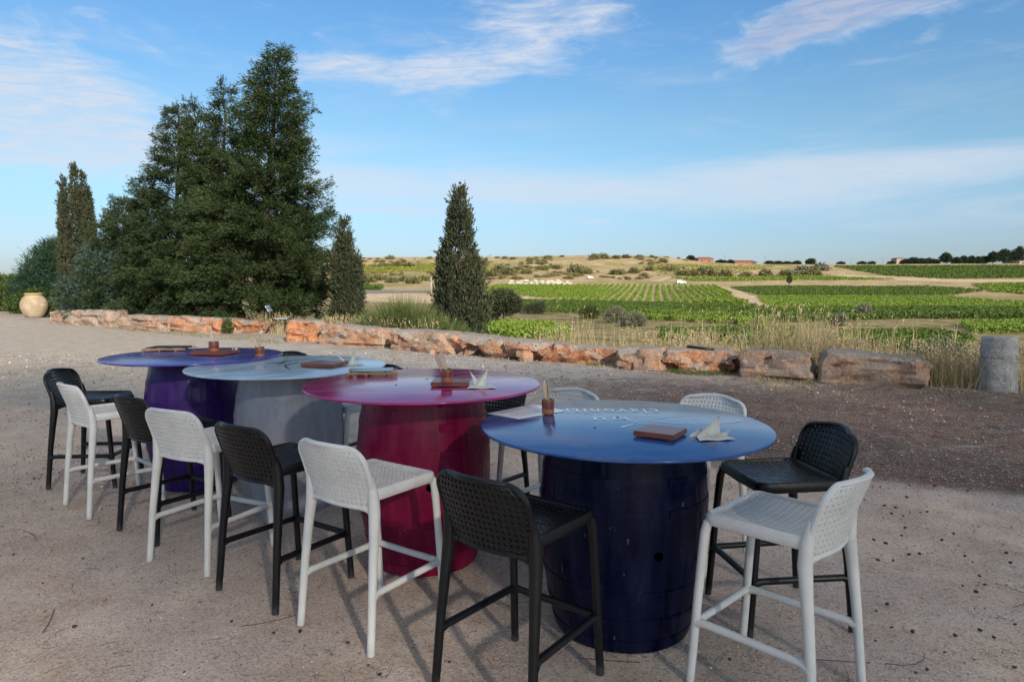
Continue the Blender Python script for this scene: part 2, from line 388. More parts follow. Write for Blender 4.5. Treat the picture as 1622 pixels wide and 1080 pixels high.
# ---- ground (gravel court and road)
def ground_mat(N,b):
    p=pos(N); sep=N.new('ShaderNodeSeparateXYZ'); N.l.new(p,sep.inputs[0]); X,Y=sep.outputs[0],sep.outputs[1]
    wob=N.math('MULTIPLY',N.math('SUBTRACT',N.noise(p,.55,5,.6),.5),1.6)
    wob2=N.math('MULTIPLY',N.math('SUBTRACT',N.noise(p,2.2,6,.65),.5),1.2)
    # edge of the pale sand: runs from the far left across the court to the near right
    line=N.math('ADD',N.math('ADD',Y,N.math('MULTIPLY',X,.36)),N.math('MULTIPLY',wob,.45))
    sand=N.smooth(N.math('ADD',line,N.math('MULTIPLY',wob2,.25)),6.0,6.5,1,0)
    needl=N.math('MULTIPLY',N.smooth(N.math('ADD',X,N.math('MULTIPLY',wob,1.6)),-.9,2.4),N.smooth(Y,13.0,8.5))
    g1=N.noise(p,3.2,5,.6); g2=N.noise(p,38,5,.75); g3=N.noise(p,150,3,.7); g4=N.noise(N.scalev(p,(1,1,1)),.9,5,.6)
    v=N.vor(p,105,out='Color'); sv=N.new('ShaderNodeSeparateColor'); N.l.new(v,sv.inputs[0]); vr=sv.outputs[0]
    csand=N.mix(N.smooth(g1,.35,.68),(.60,.43,.325),(.77,.60,.48))
    csand=N.mix(N.smooth(g4,.42,.62,0,.55),csand,(.61,.50,.455))
    cgrav=N.mix(N.smooth(g1,.35,.66),(.40,.345,.285),(.54,.475,.405))
    cgrav2=N.mix(N.smooth(g1,.35,.66),(.31,.29,.285),(.46,.44,.425))
    cgrav=N.mix(N.smooth(X,-9,-1.5),cgrav,cgrav2)
    cneed=N.mix(N.smooth(g1,.35,.66),(.075,.030,.018),(.17,.072,.044))
    patch=N.smooth(N.math('ADD',N.noise(N.scalev(p,(.5,1.6,1)),1.3,6,.65),N.math('MULTIPLY',needl,.22)),.46,.64)
    c=N.mix(N.math('MULTIPLY',N.math('MULTIPLY',needl,patch),.97),cgrav,cneed)
    # a belt of litter at the wall's foot
    belt=N.smooth(N.math('ADD',N.math('MULTIPLY',X,.607),N.math('MULTIPLY',Y,.793)),9.6,11.2)
    c=N.mix(N.math('MULTIPLY',N.math('MULTIPLY',belt,N.smooth(N.noise(p,1.1,5),.42,.6)),.6),c,(.17,.125,.075))
    c=N.mix(sand,c,csand)
    c=N.mix(N.math('MULTIPLY',N.math('ABSOLUTE',N.math('SUBTRACT',vr,.5)),.95),c,N.mix(vr,(.16,.13,.12),(.80,.74,.67)))
    c=N.mix(N.smooth(g3,.57,.70,0,.9),c,(.07,.055,.05))
    c=N.mix(N.smooth(g2,.62,.72,0,.6),c,(.66,.60,.53))
    gr=N.noise(p,85,3,.8); c=N.mix(N.smooth(gr,.40,.24,0,.75),c,(.085,.07,.065)); c=N.mix(N.smooth(gr,.56,.72,0,.7),c,(.78,.70,.62))
    N.put(b.inputs['Base Color'],c); P(b,rough=.95,spec=.15)
    h=N.math('ADD',N.math('MULTIPLY',N.math('ADD',g2,gr),.7),N.math('ADD',N.math('MULTIPLY',vr,.5),N.math('MULTIPLY',g3,.5)))
    N.put(b.inputs['Normal'],N.bump(h,.8,.014))
M_GROUND=mat('gravel_ground',ground_mat)
def grow(a,b,first,ratio,maxs):
    o=[a]; s=first
    while o[-1]<b: o.append(o[-1]+s); s=min(s*ratio,maxs)
    return np.array(o)
gx=np.concatenate([-grow(4.0,2500,.06,1.06,120)[::-1],np.arange(-3.95,3.96,.05),grow(4.0,60,.06,1.06,3)])
gy=np.concatenate([-grow(-1.4,60,.08,1.08,3)[::-1],np.arange(1.45,6.5,.05),grow(6.5,3000,.06,1.05,120)])
GX,GY=np.meshgrid(gx,gy); gp=np.stack([GX.ravel(),GY.ravel(),np.zeros(GX.size)],1)
gz=fbm(gp,.7,3,3)*.012+fbm(gp,5,3,9)*.005
gz=gz*sstep(np.abs(gp[:,1])+np.abs(gp[:,0]),0,2)
gp[:,2]=gz-.004; nx,ny=len(gx),len(gy)
idx=np.arange(nx*ny).reshape(ny,nx); q=np.stack([idx[:-1,:-1],idx[:-1,1:],idx[1:,1:],idx[1:,:-1]],-1).reshape(-1,4)
keep=sdist(gp[:,0],gp[:,1])[q].min(1)<1.1; q=q[keep]
gs=sdist(gp[:,0],gp[:,1]); gp[:,2]-=np.where(gs>.6,(gs-.6)*.12,0)
ground=obj('ground',mesh_np('ground',gp,q,M_GROUND,True)); tag(ground,kind='structure')

# ---- valley terrain
def terrain_mat(N,b):
    p=pos(N); sep=N.new('ShaderNodeSeparateXYZ'); N.l.new(p,sep.inputs[0]); X,Y=sep.outputs[0],sep.outputs[1]
    ps=N.scalev(p,(1,1,.3))
    n1=N.noise(ps,.035,6,.6); n2=N.noise(ps,.16,7,.65); n3=N.noise(ps,.9,6,.7); n4=N.noise(ps,5,4,.7)
    dry=N.mix(N.smooth(n2,.35,.66),(.40,.285,.150),(.56,.43,.26))
    dry=N.mix(N.smooth(n1,.48,.6,0,.8),dry,(.27,.26,.09))
    dry=N.mix(N.smooth(n3,.56,.68,0,.75),dry,(.19,.16,.07))
    dry=N.mix(N.smooth(n4,.55,.7,0,.4),dry,(.27,.20,.11))
    dry=N.mix(N.smooth(N.noise(ps,.5,6,.7),.63,.70,0,.8),dry,(.60,.50,.36))
    near=N.mix(N.smooth(n3,.38,.62),(.22,.18,.08),(.38,.30,.165)); near=N.mix(N.smooth(n2,.48,.62,0,.7),near,(.09,.11,.03))
    c=N.mix(N.smooth(Y,90,200),near,dry)
    N.put(b.inputs['Base Color'],c); P(b,rough=.95,spec=.1)
    N.put(b.inputs['Normal'],N.bump(N.math('ADD',n3,N.math('MULTIPLY',n4,.4)),.8,.5))
M_TERR=mat('dry_grassland',terrain_mat)
tx=np.concatenate([-grow(0,500,1.2,1.035,12)[::-1],grow(1.2,800,1.2,1.035,12)]); ty=np.concatenate([grow(4,120,.9,1.012,3),grow(123,440,2.2,1.0,3),grow(445,6000,8,1.15,600)])
tx=np.unique(np.concatenate([tx,[-6000,-3000,-1500,-900,-650,1000,1500,3000,6000]]))
TX,TY=np.meshgrid(tx,ty); TZ=terr(TX,TY); tv=np.stack([TX.ravel(),TY.ravel(),TZ.ravel()],1)
nx,ny=len(tx),len(ty); idx=np.arange(nx*ny).reshape(ny,nx)
q=np.stack([idx[:-1,:-1],idx[:-1,1:],idx[1:,1:],idx[1:,:-1]],-1).reshape(-1,4)
keep=sdist(tv[:,0],tv[:,1])[q].max(1)>.55
tag(obj('terrain',mesh_np('terrain',tv,q[keep],M_TERR,True)),kind='structure')

# ------------------------------------------------------------------ foliage tools
def unit(v): return v/(np.linalg.norm(v,axis=-1,keepdims=True)+1e-9)
def leaves(C,D,L,Wd):
    """rhombic leaves at C along D"""
    n=len(C); D=unit(D); Q=unit(np.cross(D,rng.normal(size=(n,3))))
    L=np.broadcast_to(L,(n,))[:,None]; Wd=np.broadcast_to(Wd,(n,))[:,None]
    V=np.stack([C,C+D*L*.45+Q*Wd*.5,C+D*L,C+D*L*.45-Q*Wd*.5],1).reshape(-1,3)
    return V,np.arange(4*n).reshape(n,4)
def spray(Pt,Dr,k,Ls,L,Wd,jit,mess,droop=.15):
    """k leaves strewn along each shoot"""
    n=len(Pt); Dr=unit(Dr); t=rng.random((n,k,1)); 
    C=Pt[:,None]+Dr[:,None]*t*Ls+rng.normal(size=(n,k,3))*jit
    C[:,:,2]-=droop*Ls*(t[:,:,0]**2)
    D=Dr[:,None]+rng.normal(size=(n,k,3))*mess; D[:,:,2]-=droop
    s=rng.uniform(.7,1.25,(n,k))
    return leaves(C.reshape(-1,3),D.reshape(-1,3),(L*s).ravel(),(Wd*s).ravel())
def cat(parts):
    V=[];F=[];o=0
    for v,f in parts: V.append(v);F.append(f+o);o+=len(v)
    return np.concatenate(V),np.concatenate(F)
def leafobj(name,parts,m,parent=None): 
    v,f=cat(parts); return obj(name,mesh_np(name,v,f,m),parent)

def conifer(name,label,loc,leaders,m,group=None,leaf=(.125,.028),dens=1.0,k=27):
    root=thing(name,label,'tree',loc,0,group); parts=[]; tr=MB()
    for (bx,by,txx,tyy,H,Rm,t0,nb,skirt) in leaders:
        t=np.linspace(0,1,9); ax=np.stack([bx+(txx-bx)*t**1.3,by+(tyy-by)*t**1.3,H*t],1); ax[1:-1]+=rng.normal(size=(7,3))*.05
        tr.tube(ax,np.interp(t,[0,1],[.035*H*.5+.03,.012]),7)
        P_=[];D_=[]
        for i in range(nb):
            tt=t0+(1-t0)*(i+rng.random())/nb; p0=np.array([np.interp(tt,t,ax[:,c]) for c in range(3)])
            prof=min(1,(1-tt)**1.12*1.20)*(min(1,.55+tt*4) if skirt else 1)
            a=rng.random()*2*math.pi; lmp=float(vnoise(np.array([[math.cos(a)*1.3+bx,math.sin(a)*1.3,tt*H*.55]]),1.0,int(H*7))[0])
            L=Rm*prof*rng.uniform(.60,1.08)*(1+.32*lmp)*(1.22 if rng.random()<.10 else 1)+.10; o=np.array([math.cos(a),math.sin(a),0]); rise=rng.uniform(.12,.62)+tt*.45
            ns=max(3,int(L/.062*dens)); u=np.sort(rng.uniform(.12,1,ns))**.8
            br=p0+o*L*u[:,None]; br[:,2]+=L*(rise*u-.28*u*u*(1-tt))
            side=np.array([-o[1],o[0],0]); sd_=rng.normal(size=(ns,1))*(.09+.14*L*u[:,None]*(1.05-u[:,None])*1.2)
            br=br+side*sd_; br[:,2]+=rng.normal(size=ns)*.09-.10*L*u**2*rng.random()
            P_.append(br); d=o*.8+side*np.sign(sd_)*rng.uniform(0,.8,(ns,1))+np.array([0,0,1])*rng.uniform(-.1,.7,(ns,1)); D_.append(d)
            if i%2==0:
                uu=np.linspace(0,.8,5); bb=p0+o*L*uu[:,None]; bb[:,2]+=L*(rise*uu-.28*uu*uu*(1-tt)); tr.tube(bb,np.linspace(.012+.012*L,.006,5),5)
        # leader tip
        n=int(9*dens); tt=rng.uniform(.90,1.0,n); tp=np.stack([np.interp(tt,t,ax[:,c]) for c in range(3)],1)+rng.normal(size=(n,3))*.05
        P_.append(tp); D_.append(np.array([0,0,1.])+rng.normal(size=(n,3))*.35)
        parts.append(spray(np.concatenate(P_),np.concatenate(D_),k,.42,leaf[0],leaf[1],.045,.34,.26))
    tr.build('trunk',M_BARK,root); leafobj('crown',parts,m,root); return root

def spire(name,label,loc,cols,m,group=None,n=1500,k=12,leaf=(.12,.035),loose=.25):
    """upright cypress: one or several close columns (dx,dy,H,r)"""
    root=thing(name,label,'tree',loc,0,group); parts=[]; tr=MB()
    for dx,dy,H,r in cols:
        tr.tube([(dx*.5,dy*.5,0),(dx,dy,H*.5),(dx,dy,H*.93)],[.09,.06,.01],6)
        nn=int(n*H*r/4); t=rng.random(nn)**.85; z=H*(.03+.97*t)
        prof=r*(1-t)**.70*(.75+.25*np.minimum(1,t*6))*1.12; a=rng.random(nn)*2*math.pi
        lump=1+.5*vnoise(np.stack([np.cos(a)*1.4,np.sin(a)*1.4,z*1.3],1),1.3,int(H*10)); rr=prof*np.sqrt(rng.uniform(.25,1,nn))*lump
        p=np.stack([dx+rr*np.cos(a),dy+rr*np.sin(a),z],1); d=np.stack([np.cos(a)*loose*1.6,np.sin(a)*loose*1.6,np.ones(nn)],1)
        stray=rng.random(nn)<.05; d[stray,:2]*=3; p[stray,:2]+= (p[stray,:2]-np.array([dx,dy]))*.25; thin=(t>.86)&(rng.random(nn)<.55); p=p[~thin]; d=d[~thin]
        parts.append(spray(p,d,k,.26,leaf[0],leaf[1],.035,.38,-.02))
    tr.build('trunk',M_BARK,root); leafobj('crown',parts,m,root); return root

def blobtree(name,label,cat_,loc,blobs,m,n,k,Ls,leaf,trunkH=0,group=None,mess=.8,up=.3,stem_r=.05,partname='crown',shell=.35):
    root=thing(name,label,cat_,loc,0,group); parts=[]
    for (x,y,z,rx,ry,rz,w) in blobs:
        nn=int(n*w); v=unit(rng.normal(size=(nn,3))); rr=rng.uniform(shell,1,nn)**.6; lump=1+.25*vnoise(v*1.7+np.array([x,y,z]),1.4,3)
        p=np.array([x,y,z])+v*np.array([rx,ry,rz])*(rr*lump)[:,None]; keep=p[:,2]>.02; p=p[keep]; v=v[keep]
        parts.append(spray(p,v+np.array([0,0,up]),k,Ls,leaf[0],leaf[1],Ls*.3,mess,0))
    tr=MB()
    if trunkH>0:
        tr.tube([(0,0,-.15),(.03,0,trunkH*.5),(0,.02,trunkH)],[stem_r*1.3,stem_r,stem_r*.8],7)
        for b in blobs: tr.tube([(0,0,trunkH*.8),(b[0]*.5,b[1]*.5,(trunkH+b[2])*.5),(b[0],b[1],b[2])],[stem_r*.7,stem_r*.5,.01],5)
    else:
        for b in blobs:
            for _ in range(3): tr.tube([(b[0]*.3,b[1]*.3,-.1),(b[0]+rng.normal()*b[3]*.3,b[1]+rng.normal()*b[4]*.3,b[2]+b[5]*.5)],[stem_r*.5,.006],5)
    tr.build('trunk' if trunkH>0 else 'stem',M_BARK,root); leafobj(partname,parts,m,root); return root

def copy_tree(o,loc,scale=1,rz=0,label=None):
    c=o.copy(); COL.objects.link(c); c.location=tuple(map(float,loc)); c.scale=(scale,)*3 if np.isscalar(scale) else scale; c.rotation_euler=(0,0,rz)
    if label: c['label']=label
    for ch in list(o.children):
        d=ch.copy(); COL.objects.link(d); d.parent=c
        for g in list(ch.children):
            e=g.copy(); COL.objects.link(e); e.parent=d
    return c

# ------------------------------------------------------------------ trees by the wall
def gpt(u,Y):
    """ground point at depth Y under photo column u"""
    X=(u-IW/2)/FPX*Y*1.0; s=float(sdist(np.array([X]),np.array([Y]))[0]); z=float(terr(np.array([X]),np.array([Y]))[0]) if s>.6 else 0.
    return (X,Y,z-.03)
def hpx(v,Y): return CAM_H+(451-v)/FPX*Y*1.012     # height of photo row v at depth Y

b=gpt(420,25.0); H=hpx(85,25)
conifer('conifer_tree','tall dark green conifer with a pointed leaning top, largest tree in the view',b,
  [(-.2,0,.85,0,H-.08,3.05,.02,310,True),(-1.1,.3,-1.35,.2,H*.865,1.9,.25,130,False),(-1.6,.4,-2.5,.3,H*.80,1.75,.2,125,False),(.7,-.2,1.3,0,H*.36,1.35,.05,55,True)],L_CONIFER,dens=1.0)
b=gpt(290,26.5)
conifer('conifer_tree','dark bushy conifer crowding the left flank of the tallest tree',b,
  [(0,0,.1,0,hpx(178,26.5),2.4,.03,200,True),(-.8,0,-1.4,.2,hpx(285,26.5),2.0,.03,150,True)],L_CONIFER2,dens=1.0)
b=gpt(200,27.5)
conifer('conifer_tree','smaller yellowish green conifer beside the blue-grey cypress shrub',b,
  [(0,0,.05,0,hpx(322,27.5),1.85,.03,170,True)],L_CONIFER,dens=1.0)
b=gpt(548,22.5)
spire('cypress_tree','slim young cypress with thin wispy top beside the tallest conifer',b,[(0,0,hpx(345,22.5)-.1,.36),(.33,.1,hpx(400,22.5),.24),(-.2,0,hpx(390,22.5),.3)],L_CYPRESS,n=2300,loose=.35)
b=gpt(728,19.6)
spire('cypress_tree','lone grey-green pointed cypress standing behind the middle of the stone wall',b,[(0,0,hpx(283,19.6)-.28,.70),(.35,.1,hpx(400,19.6),.42),(-.38,0,hpx(380,19.6),.40)],L_CYPRESS,n=1500,loose=.3)
b=gpt(128,36)
spire('cypress_tree','clump of dark cypress spires rising above the far left shrubs',b,[(0,0,hpx(262,36)-.2,.36),(-.78,.2,hpx(312,36),.34),(.62,.1,hpx(302,36),.34),(-.40,-.3,hpx(288,36),.30),(.30,.3,hpx(276,36),.28)],L_CYPRESS,n=1100,leaf=(.16,.05))
b=gpt(92,37)
blobtree('pine_tree','dark bluish green pine with rounded clumps at the far left','tree',b,
  [(-.6,0,2.3,1.1,1,.9,1),(.4,0,3.0,1.1,1,.8,1),(-1.0,0,1.5,1.2,1,.8,1),(.9,0,2.2,1.3,1,1.2,1.2),(.3,-.3,1.2,1.8,1.3,1.1,1.5),(-.2,.2,3.3,.6,.5,.5,.5)],L_PINE,420,12,.34,(.26,.03),1.6,up=.6,mess=.6)
b=gpt(172,27)
blobtree('blue_cypress_shrub','blue-grey cypress shrub growing between the jar and the conifers','shrub',b,
  [(-.3,0,1.0,1.35,1.1,1.1,1.5),(.4,-.2,1.8,1.1,.9,.9,1.1),(-.1,0,2.4,.7,.6,.7,.6),(.9,-.3,.7,1.0,.8,.8,.9)],L_BLUE,620,12,.30,(.15,.04),0,mess=.55)
for (u,Y,w,h,lab) in [(28,39,2.6,1.5,'low olive-green shrub at the far left edge of the road'),(72,36,2.2,1.1,'mid green shrub directly behind the terracotta jar'),
                      (118,32.5,1.7,.9,'low bright green shrub to the right of the terracotta jar'),(-12,44,2.8,1.9,'grey-green bush cut by the left edge of the photo')]:
    blobtree('shrub',lab,'shrub',gpt(u,Y),[(0,0,h*.5,w*.55,w*.5,h*.6,1),(w*.3,.1,h*.6,w*.4,w*.4,h*.5,.7),(-w*.35,0,h*.4,w*.4,w*.4,h*.45,.7)],L_SHRUB,520,11,.26,(.15,.06),0)
# broom bush: upright rushy stems fanning from one foot
def rush(name,label,loc,r,h,n,m,w=.012,fan=.75,seg=3,cat_='shrub'):
    a=rng.random(n)*2*math.pi; q=np.sqrt(rng.random(n)); tilt=q*fan; L=h*rng.uniform(.65,1.08,n)*(1-.12*q)
    base=np.stack([np.cos(a)*q*r*.45,np.sin(a)*q*r*.45,np.zeros(n)],1); d=np.stack([np.cos(a)*np.sin(tilt),np.sin(a)*np.sin(tilt),np.cos(tilt)],1)+rng.normal(size=(n,3))*.10
    d=unit(d); side=unit(np.cross(d,rng.normal(size=(n,3)))); V=[];F=[]
    for i,t in enumerate(np.linspace(0,1,seg+1)):
        c=base+d*(L*t)[:,None]; c[:,2]-=.10*L*t*t*q*1.5; ww=w*(1-.75*t)
        V+= [c+side*ww,c-side*ww]
    V=np.stack(V,1).reshape(-1,3); k=2*(seg+1); f0=np.array([[2*i,2*i+1,2*i+3,2*i+2] for i in range(seg)]); F=(np.arange(n)[:,None,None]*k+f0[None]).reshape(-1,4)
    o=obj(name,mesh_np(name,V,F,m)); o.location=tuple(map(float,loc)); return tag(o,label,cat_)
rush('broom_bush','big rounded green broom bush of upright stems behind the stone wall',gpt(640,19.2),1.5,1.42,5200,L_BROOM,.011,.95)
rush('broom_bush','smaller green broom bush leaning out right of the big one',gpt(692,18.2),1.0,.95,2600,L_BROOM,.011,1.0)
t_=tpx(797,509)
blobtree('round_tree','small dark round-crowned tree on a short trunk in the near field','tree',t_,[(0,0,1.9,1.5,1.4,1.05,1.5),(-.9,0,1.6,.9,.9,.8,.7),(.9,.1,1.6,.9,.9,.8,.7),(-1.5,.2,.7,1.0,.9,.7,.6)],L_OLIVE,420,10,.30,(.20,.09),1.0,stem_r=.09)
for (u,v,w,h,m,lab) in [(848,497,2.6,1.3,L_OLIVE,'dark low bush in the dry field right of the round tree'),(1490,558,1.0,.62,L_SAGE,'grey-green rounded shrub behind the rightmost stone block'),
     (1512,566,.7,.42,L_SAGE,'low grey-green shrub between the end block and the stone pillar'),(935,505,1.7,1.2,L_SHRUB,'dark green bush at the near edge of the green field'),
     (975,512,1.7,1.25,L_SAGE,'pale grey-flowered weedy shrub right of the dark green bush'),(1005,517,1.6,.9,L_SAGE,'small pale weedy shrub above the dry grass'),(1368,504,1.1,1.4,L_SAGE,'tall pale-flowered weed bush standing in front of the right fields'),
     (1330,516,.8,.8,L_SAGE,'short pale-flowered weed above the right part of the wall')]:
    b=tpx(u,v) if v<540 else gpt(u,12.3 if u<1500 else 11.6)
    blobtree('shrub',lab,'shrub',b,[(0,0,h*.5,w*.5,w*.45,h*.55,1),(w*.25,.1,h*.55,w*.3,w*.3,h*.45,.6),(-w*.3,0,h*.4,w*.3,w*.3,h*.4,.6)],m,260 if v<540 else 420,9,.16 if v>540 else .28,(.07,.022) if v>540 else (.16,.06),0)

# ------------------------------------------------------------------ grasses
def blades(name,pts,h,w,m,lean=.35,label=None,heads=False):
    n=len(pts); a=rng.random(n)*2*math.pi; H=h*rng.uniform(.55,1.15,n); ln=lean*rng.random(n)
    d=np.stack([np.cos(a)*ln,np.sin(a)*ln,np.ones(n)],1); side=np.stack([-np.sin(a+rng.normal(size=n)),np.cos(a),np.zeros(n)],1)*w
    V=[]
    for t,ww in ((0,1),(.45,.8),(.8,.5),(1,.12)):
        c=pts+d*(H*t)[:,None]; c[:,:2]+=d[:,:2]*(H*t*t*.7)[:,None]; c[:,2]-=.15*H*t*t*ln; V+=[c+side*ww,c-side*ww]
    V=np.stack(V,1).reshape(-1,3); f0=np.array([[2*i,2*i+1,2*i+3,2*i+2] for i in range(3)]); F=(np.arange(n)[:,None,None]*8+f0[None]).reshape(-1,4)
    parts=[(V,F)]
    if heads:
        sel=rng.random(n)<.25; tip=(pts+d*H[:,None])[sel]; tip[:,:2]+=d[sel,:2]*(H[sel]*.7)[:,None]
        parts.append(spray(tip,d[sel]+np.array([0,0,.5]),6,.12,.05,.014,.008,.4,0))
    v,f=cat(parts); return tag(obj(name,mesh_np(name,v,f,m)),label,None,None,'stuff')
def band(n,u0,u1,s0,s1,ua=0,clump=1.2,thr=-.2,seed=3):
    """points in a strip behind/in front of the wall between two photo columns"""
    P0=[]
    while len(P0)<n:
        k=n*2; s=rng.uniform(s0,s1,k); t=rng.uniform(-30,12,k)      # along-wall coordinate
        X=7.5+.607*s+.793*t; Y=8.9+.793*s-.607*t; u=811+1081*X/np.maximum(Y,1)
        p=np.stack([X,Y,np.zeros(k)],1); ok=(u>u0)&(u<u1)&(Y>5)&(fbm(p,clump,2,seed)>thr); P0+=list(p[ok])
    p=np.array(P0[:n]); z=terr(p[:,0],p[:,1]); p[:,2]=np.where(sdist(p[:,0],p[:,1])>.6,z,0)-.02; return p
blades('dry_grass',np.concatenate([band(1600,930,1130,.9,3.2,thr=.0,clump=.8),band(1100,1130,1560,.9,4.5,thr=.1,clump=.8),band(1500,1200,1520,.7,2.0,thr=-.1,seed=8),band(1500,1480,1640,.2,2.5,thr=-.3),band(1500,520,620,.7,2.2,thr=-.3),band(900,395,450,.6,1.6,thr=-.5),band(700,590,900,.7,1.6,thr=0.1)]),.56,.0042,L_DRY,.6,heads=True)
blades('tall_weeds',np.concatenate([band(420,880,1560,1.0,3.5,thr=.1,clump=.7,seed=21),band(700,1190,1500,.8,2.6,thr=.0,clump=.9,seed=41)]),1.05,.005,L_DRY,.22,heads=True)
blades('green_grass',np.concatenate([band(1400,930,1180,-.65,-.15,thr=-.1,seed=5),band(900,150,440,-1.5,-.3,thr=.1,seed=6),band(900,890,1560,.8,3.5,thr=.1,seed=13),band(420,1200,1640,-.8,.2,thr=.1,seed=17),band(300,500,930,-.6,-.1,thr=.25,seed=19)]),.10,.004,L_GRASS,.9)
blades('green_weeds',np.concatenate([band(1500,900,1560,.8,3.6,thr=-.05,clump=.9,seed=61),band(500,560,900,.7,2.0,thr=0,seed=63)]),.36,.005,L_GRASS,.7)
blades('dry_stubble',np.concatenate([band(420,1180,1640,-1.6,-.1,thr=.15,seed=31),band(700,900,1300,-.8,-.1,thr=0,seed=33),band(500,180,450,-1.2,.2,thr=0,seed=34)]),.09,.003,L_DRY,1.0)

# ------------------------------------------------------------------ fields in the valley
def field_pts(poly,n):
    W=[tpx(u,v) for u,v in poly]; xs=[w[0] for w in W]; ys=[w[1] for w in W]; out=[]
    c=0
    while c<n:
        X=rng.uniform(min(xs),max(xs),n*2); Y=rng.uniform(min(ys),max(ys),n*2); ok=inpoly(X,Y,W); out.append(np.stack([X[ok],Y[ok]],1)); c+=ok.sum()
    p=np.concatenate(out)[:n]; return np.concatenate([p,terr(p[:,0],p[:,1])[:,None]],1)
def leaffield(name,poly,n,h,leaf,m,rowdir=None,space=2.4,gap=.5,label=None):
    p=field_pts(poly,n)
    if rowdir is not None:
        dx,dy=rowdir; L=math.hypot(dx,dy); nx_,ny_=dy/L,-dx/L
        q=p[:,0]*nx_+p[:,1]*ny_; qc=np.round(q/space)*space; off=(qc-q)*(1-gap); p[:,0]+=off*nx_; p[:,1]+=off*ny_; p[:,2]=terr(p[:,0],p[:,1])
    p[:,2]+=rng.random(n)**.8*h*(1+.15*vnoise(p,.25,4)); d=rng.normal(size=(n,3)); d[:,2]=np.abs(d[:,2])*.6
    v,f=leaves(p,d,leaf*rng.uniform(.7,1.3,n),leaf*.8); o=obj(name,mesh_np(name,v,f,m)); return tag(o,label,None,None,'stuff')
leaffield('green_field',[(750,476),(1000,481),(1200,486),(1245,496),(1235,512),(1000,503),(900,497),(830,493),(760,490)],82650,.55,0.21,L_VINE_D,(.5,1),2.4,.55)
leaffield('bright_field',[(1000,495),(1200,500),(1235,511),(1180,515),(1010,506)],24795,.5,0.20,L_VINE,(.5,1),2.4,.55)
leaffield('green_field',[(1222,492),(1640,491),(1640,506),(1430,505),(1245,512)],60610,.6,0.22,L_VINE_D)
leaffield('bright_field',[(1200,471),(1500,471),(1660,483),(1640,491),(1222,491)],82650,.5,0.22,L_VINE,(.7,1),2.4,.82)
leaffield('green_field',[(1155,456.5),(1200,455),(1470,455),(1560,461),(1500,469),(1205,469)],49590,.55,0.30,L_VINE_D,(.7,1),2.4,.8)
leaffield('green_field',[(1320,422.5),(1470,422),(1640,421.5),(1640,440),(1500,443),(1400,437)],38000,.7,0.56,L_VINE_D,(.3,1),3,.6)
leaffield('bright_field',[(1540,452),(1640,449),(1640,468),(1570,463)],11400,.6,0.43,L_VINE,(.3,1),3,.6)
leaffield('bright_field',[(560,422),(690,420),(700,431),(560,434)],17100,.6,0.50,L_VINE_Y,(.6,1),2.6,.5)
leaffield('bright_field',[(750,424),(800,425),(820,431),(750,434)],6080,.6,0.50,L_VINE_Y,(.6,1),2.6,.5)
leaffield('green_field',[(560,455.5),(608,456),(604,460),(556,460)],3040,1.0,0.43,L_VINE_D)
leaffield('green_strip',[(1060,440),(1320,439),(1420,443),(1100,446)],9500,.5,0.50,L_VINE,(.3,1),3,.8)
leaffield('bright_field',[(1020,425),(1130,421),(1230,422),(1180,434),(1040,434)],5700,.8,0.56,L_VINE_Y,(.8,1),4,.25)
leaffield('low_green_crop',[(755,519),(800,513),(870,517),(905,527),(905,540),(760,536)],11700,.45,0.17,L_VINE)
leaffield('low_green_crop',[(1040,528),(1170,524),(1260,526),(1260,548),(1050,546)],11700,.45,0.17,L_VINE_D)
leaffield('low_green_crop',[(1330,530),(1480,527),(1545,540),(1520,560),(1330,550)],11700,.4,0.15,L_VINE_D)
leaffield('low_green_crop',[(1520,514),(1640,512),(1640,527),(1540,529)],9500,.5,0.16,L_VINE)
# thin ground sheets: track, road, bare soil
def sheet(name,poly,m,lift=.05,step=2.0):
    W=[tpx(u,v) for u,v in poly]; x0,x1=min(w[0] for w in W),max(w[0] for w in W); y0,y1=min(w[1] for w in W),max(w[1] for w in W)
    xs=np.arange(x0-step,x1+step,step); ys=np.arange(y0-step,y1+step,step); A,B=np.meshgrid(xs,ys); V=np.stack([A.ravel(),B.ravel(),terr(A,B).ravel()+lift],1)
    n1,n2=len(xs),len(ys); idx=np.arange(n1*n2).reshape(n2,n1); q=np.stack([idx[:-1,:-1],idx[:-1,1:],idx[1:,1:],idx[1:,:-1]],-1).reshape(-1,4)
    c=V[q].mean(1); q=q[inpoly(c[:,0],c[:,1],W)]
    return tag(obj(name,mesh_np(name,V,q,m,True)),kind='structure')
M_TRACK=simple('pale_dirt',(.52,.40,.26),.95,.2,.4,.2,.1); M_SOIL=simple('bare_soil',(.36,.25,.15),.95,.2,.35,.2,.1); M_ASPH=simple('far_asphalt',(.22,.22,.23),.9,.1,.5,.1,.2)
sheet('track',[(1138,455),(1165,456),(1190,468),(1225,478),(1232,490),(1200,485),(1165,470)],M_TRACK,.08,1.5)
M_SOIL2=simple('pale_vineyard_soil',(.46,.36,.20),.95,.2,.35,.2,.1)
sheet('vineyard_soil',[(745,463),(870,474),(1000,480),(1205,486),(1145,453),(760,453)],M_SOIL2,.05)
sheet('bare_strip',[(560,466),(690,465),(760,467),(760,476),(690,482),(560,478)],M_TRACK,.06)
sheet('bare_strip',[(760,465),(1000,481),(1180,486),(1180,488),(1000,485),(780,476)],M_TRACK,.07,1.2)
sheet('road',[(560,460),(690,461),(690,463.5),(560,464)],M_ASPH,.09,1.2)
sheet('track',[(1320,434),(1560,443),(1640,443),(1640,447),(1520,448),(1330,441)],M_TRACK,.09,3)
sheet('track',[(1030,446),(1055,438),(1070,439),(1045,447)],M_TRACK,.1,2)
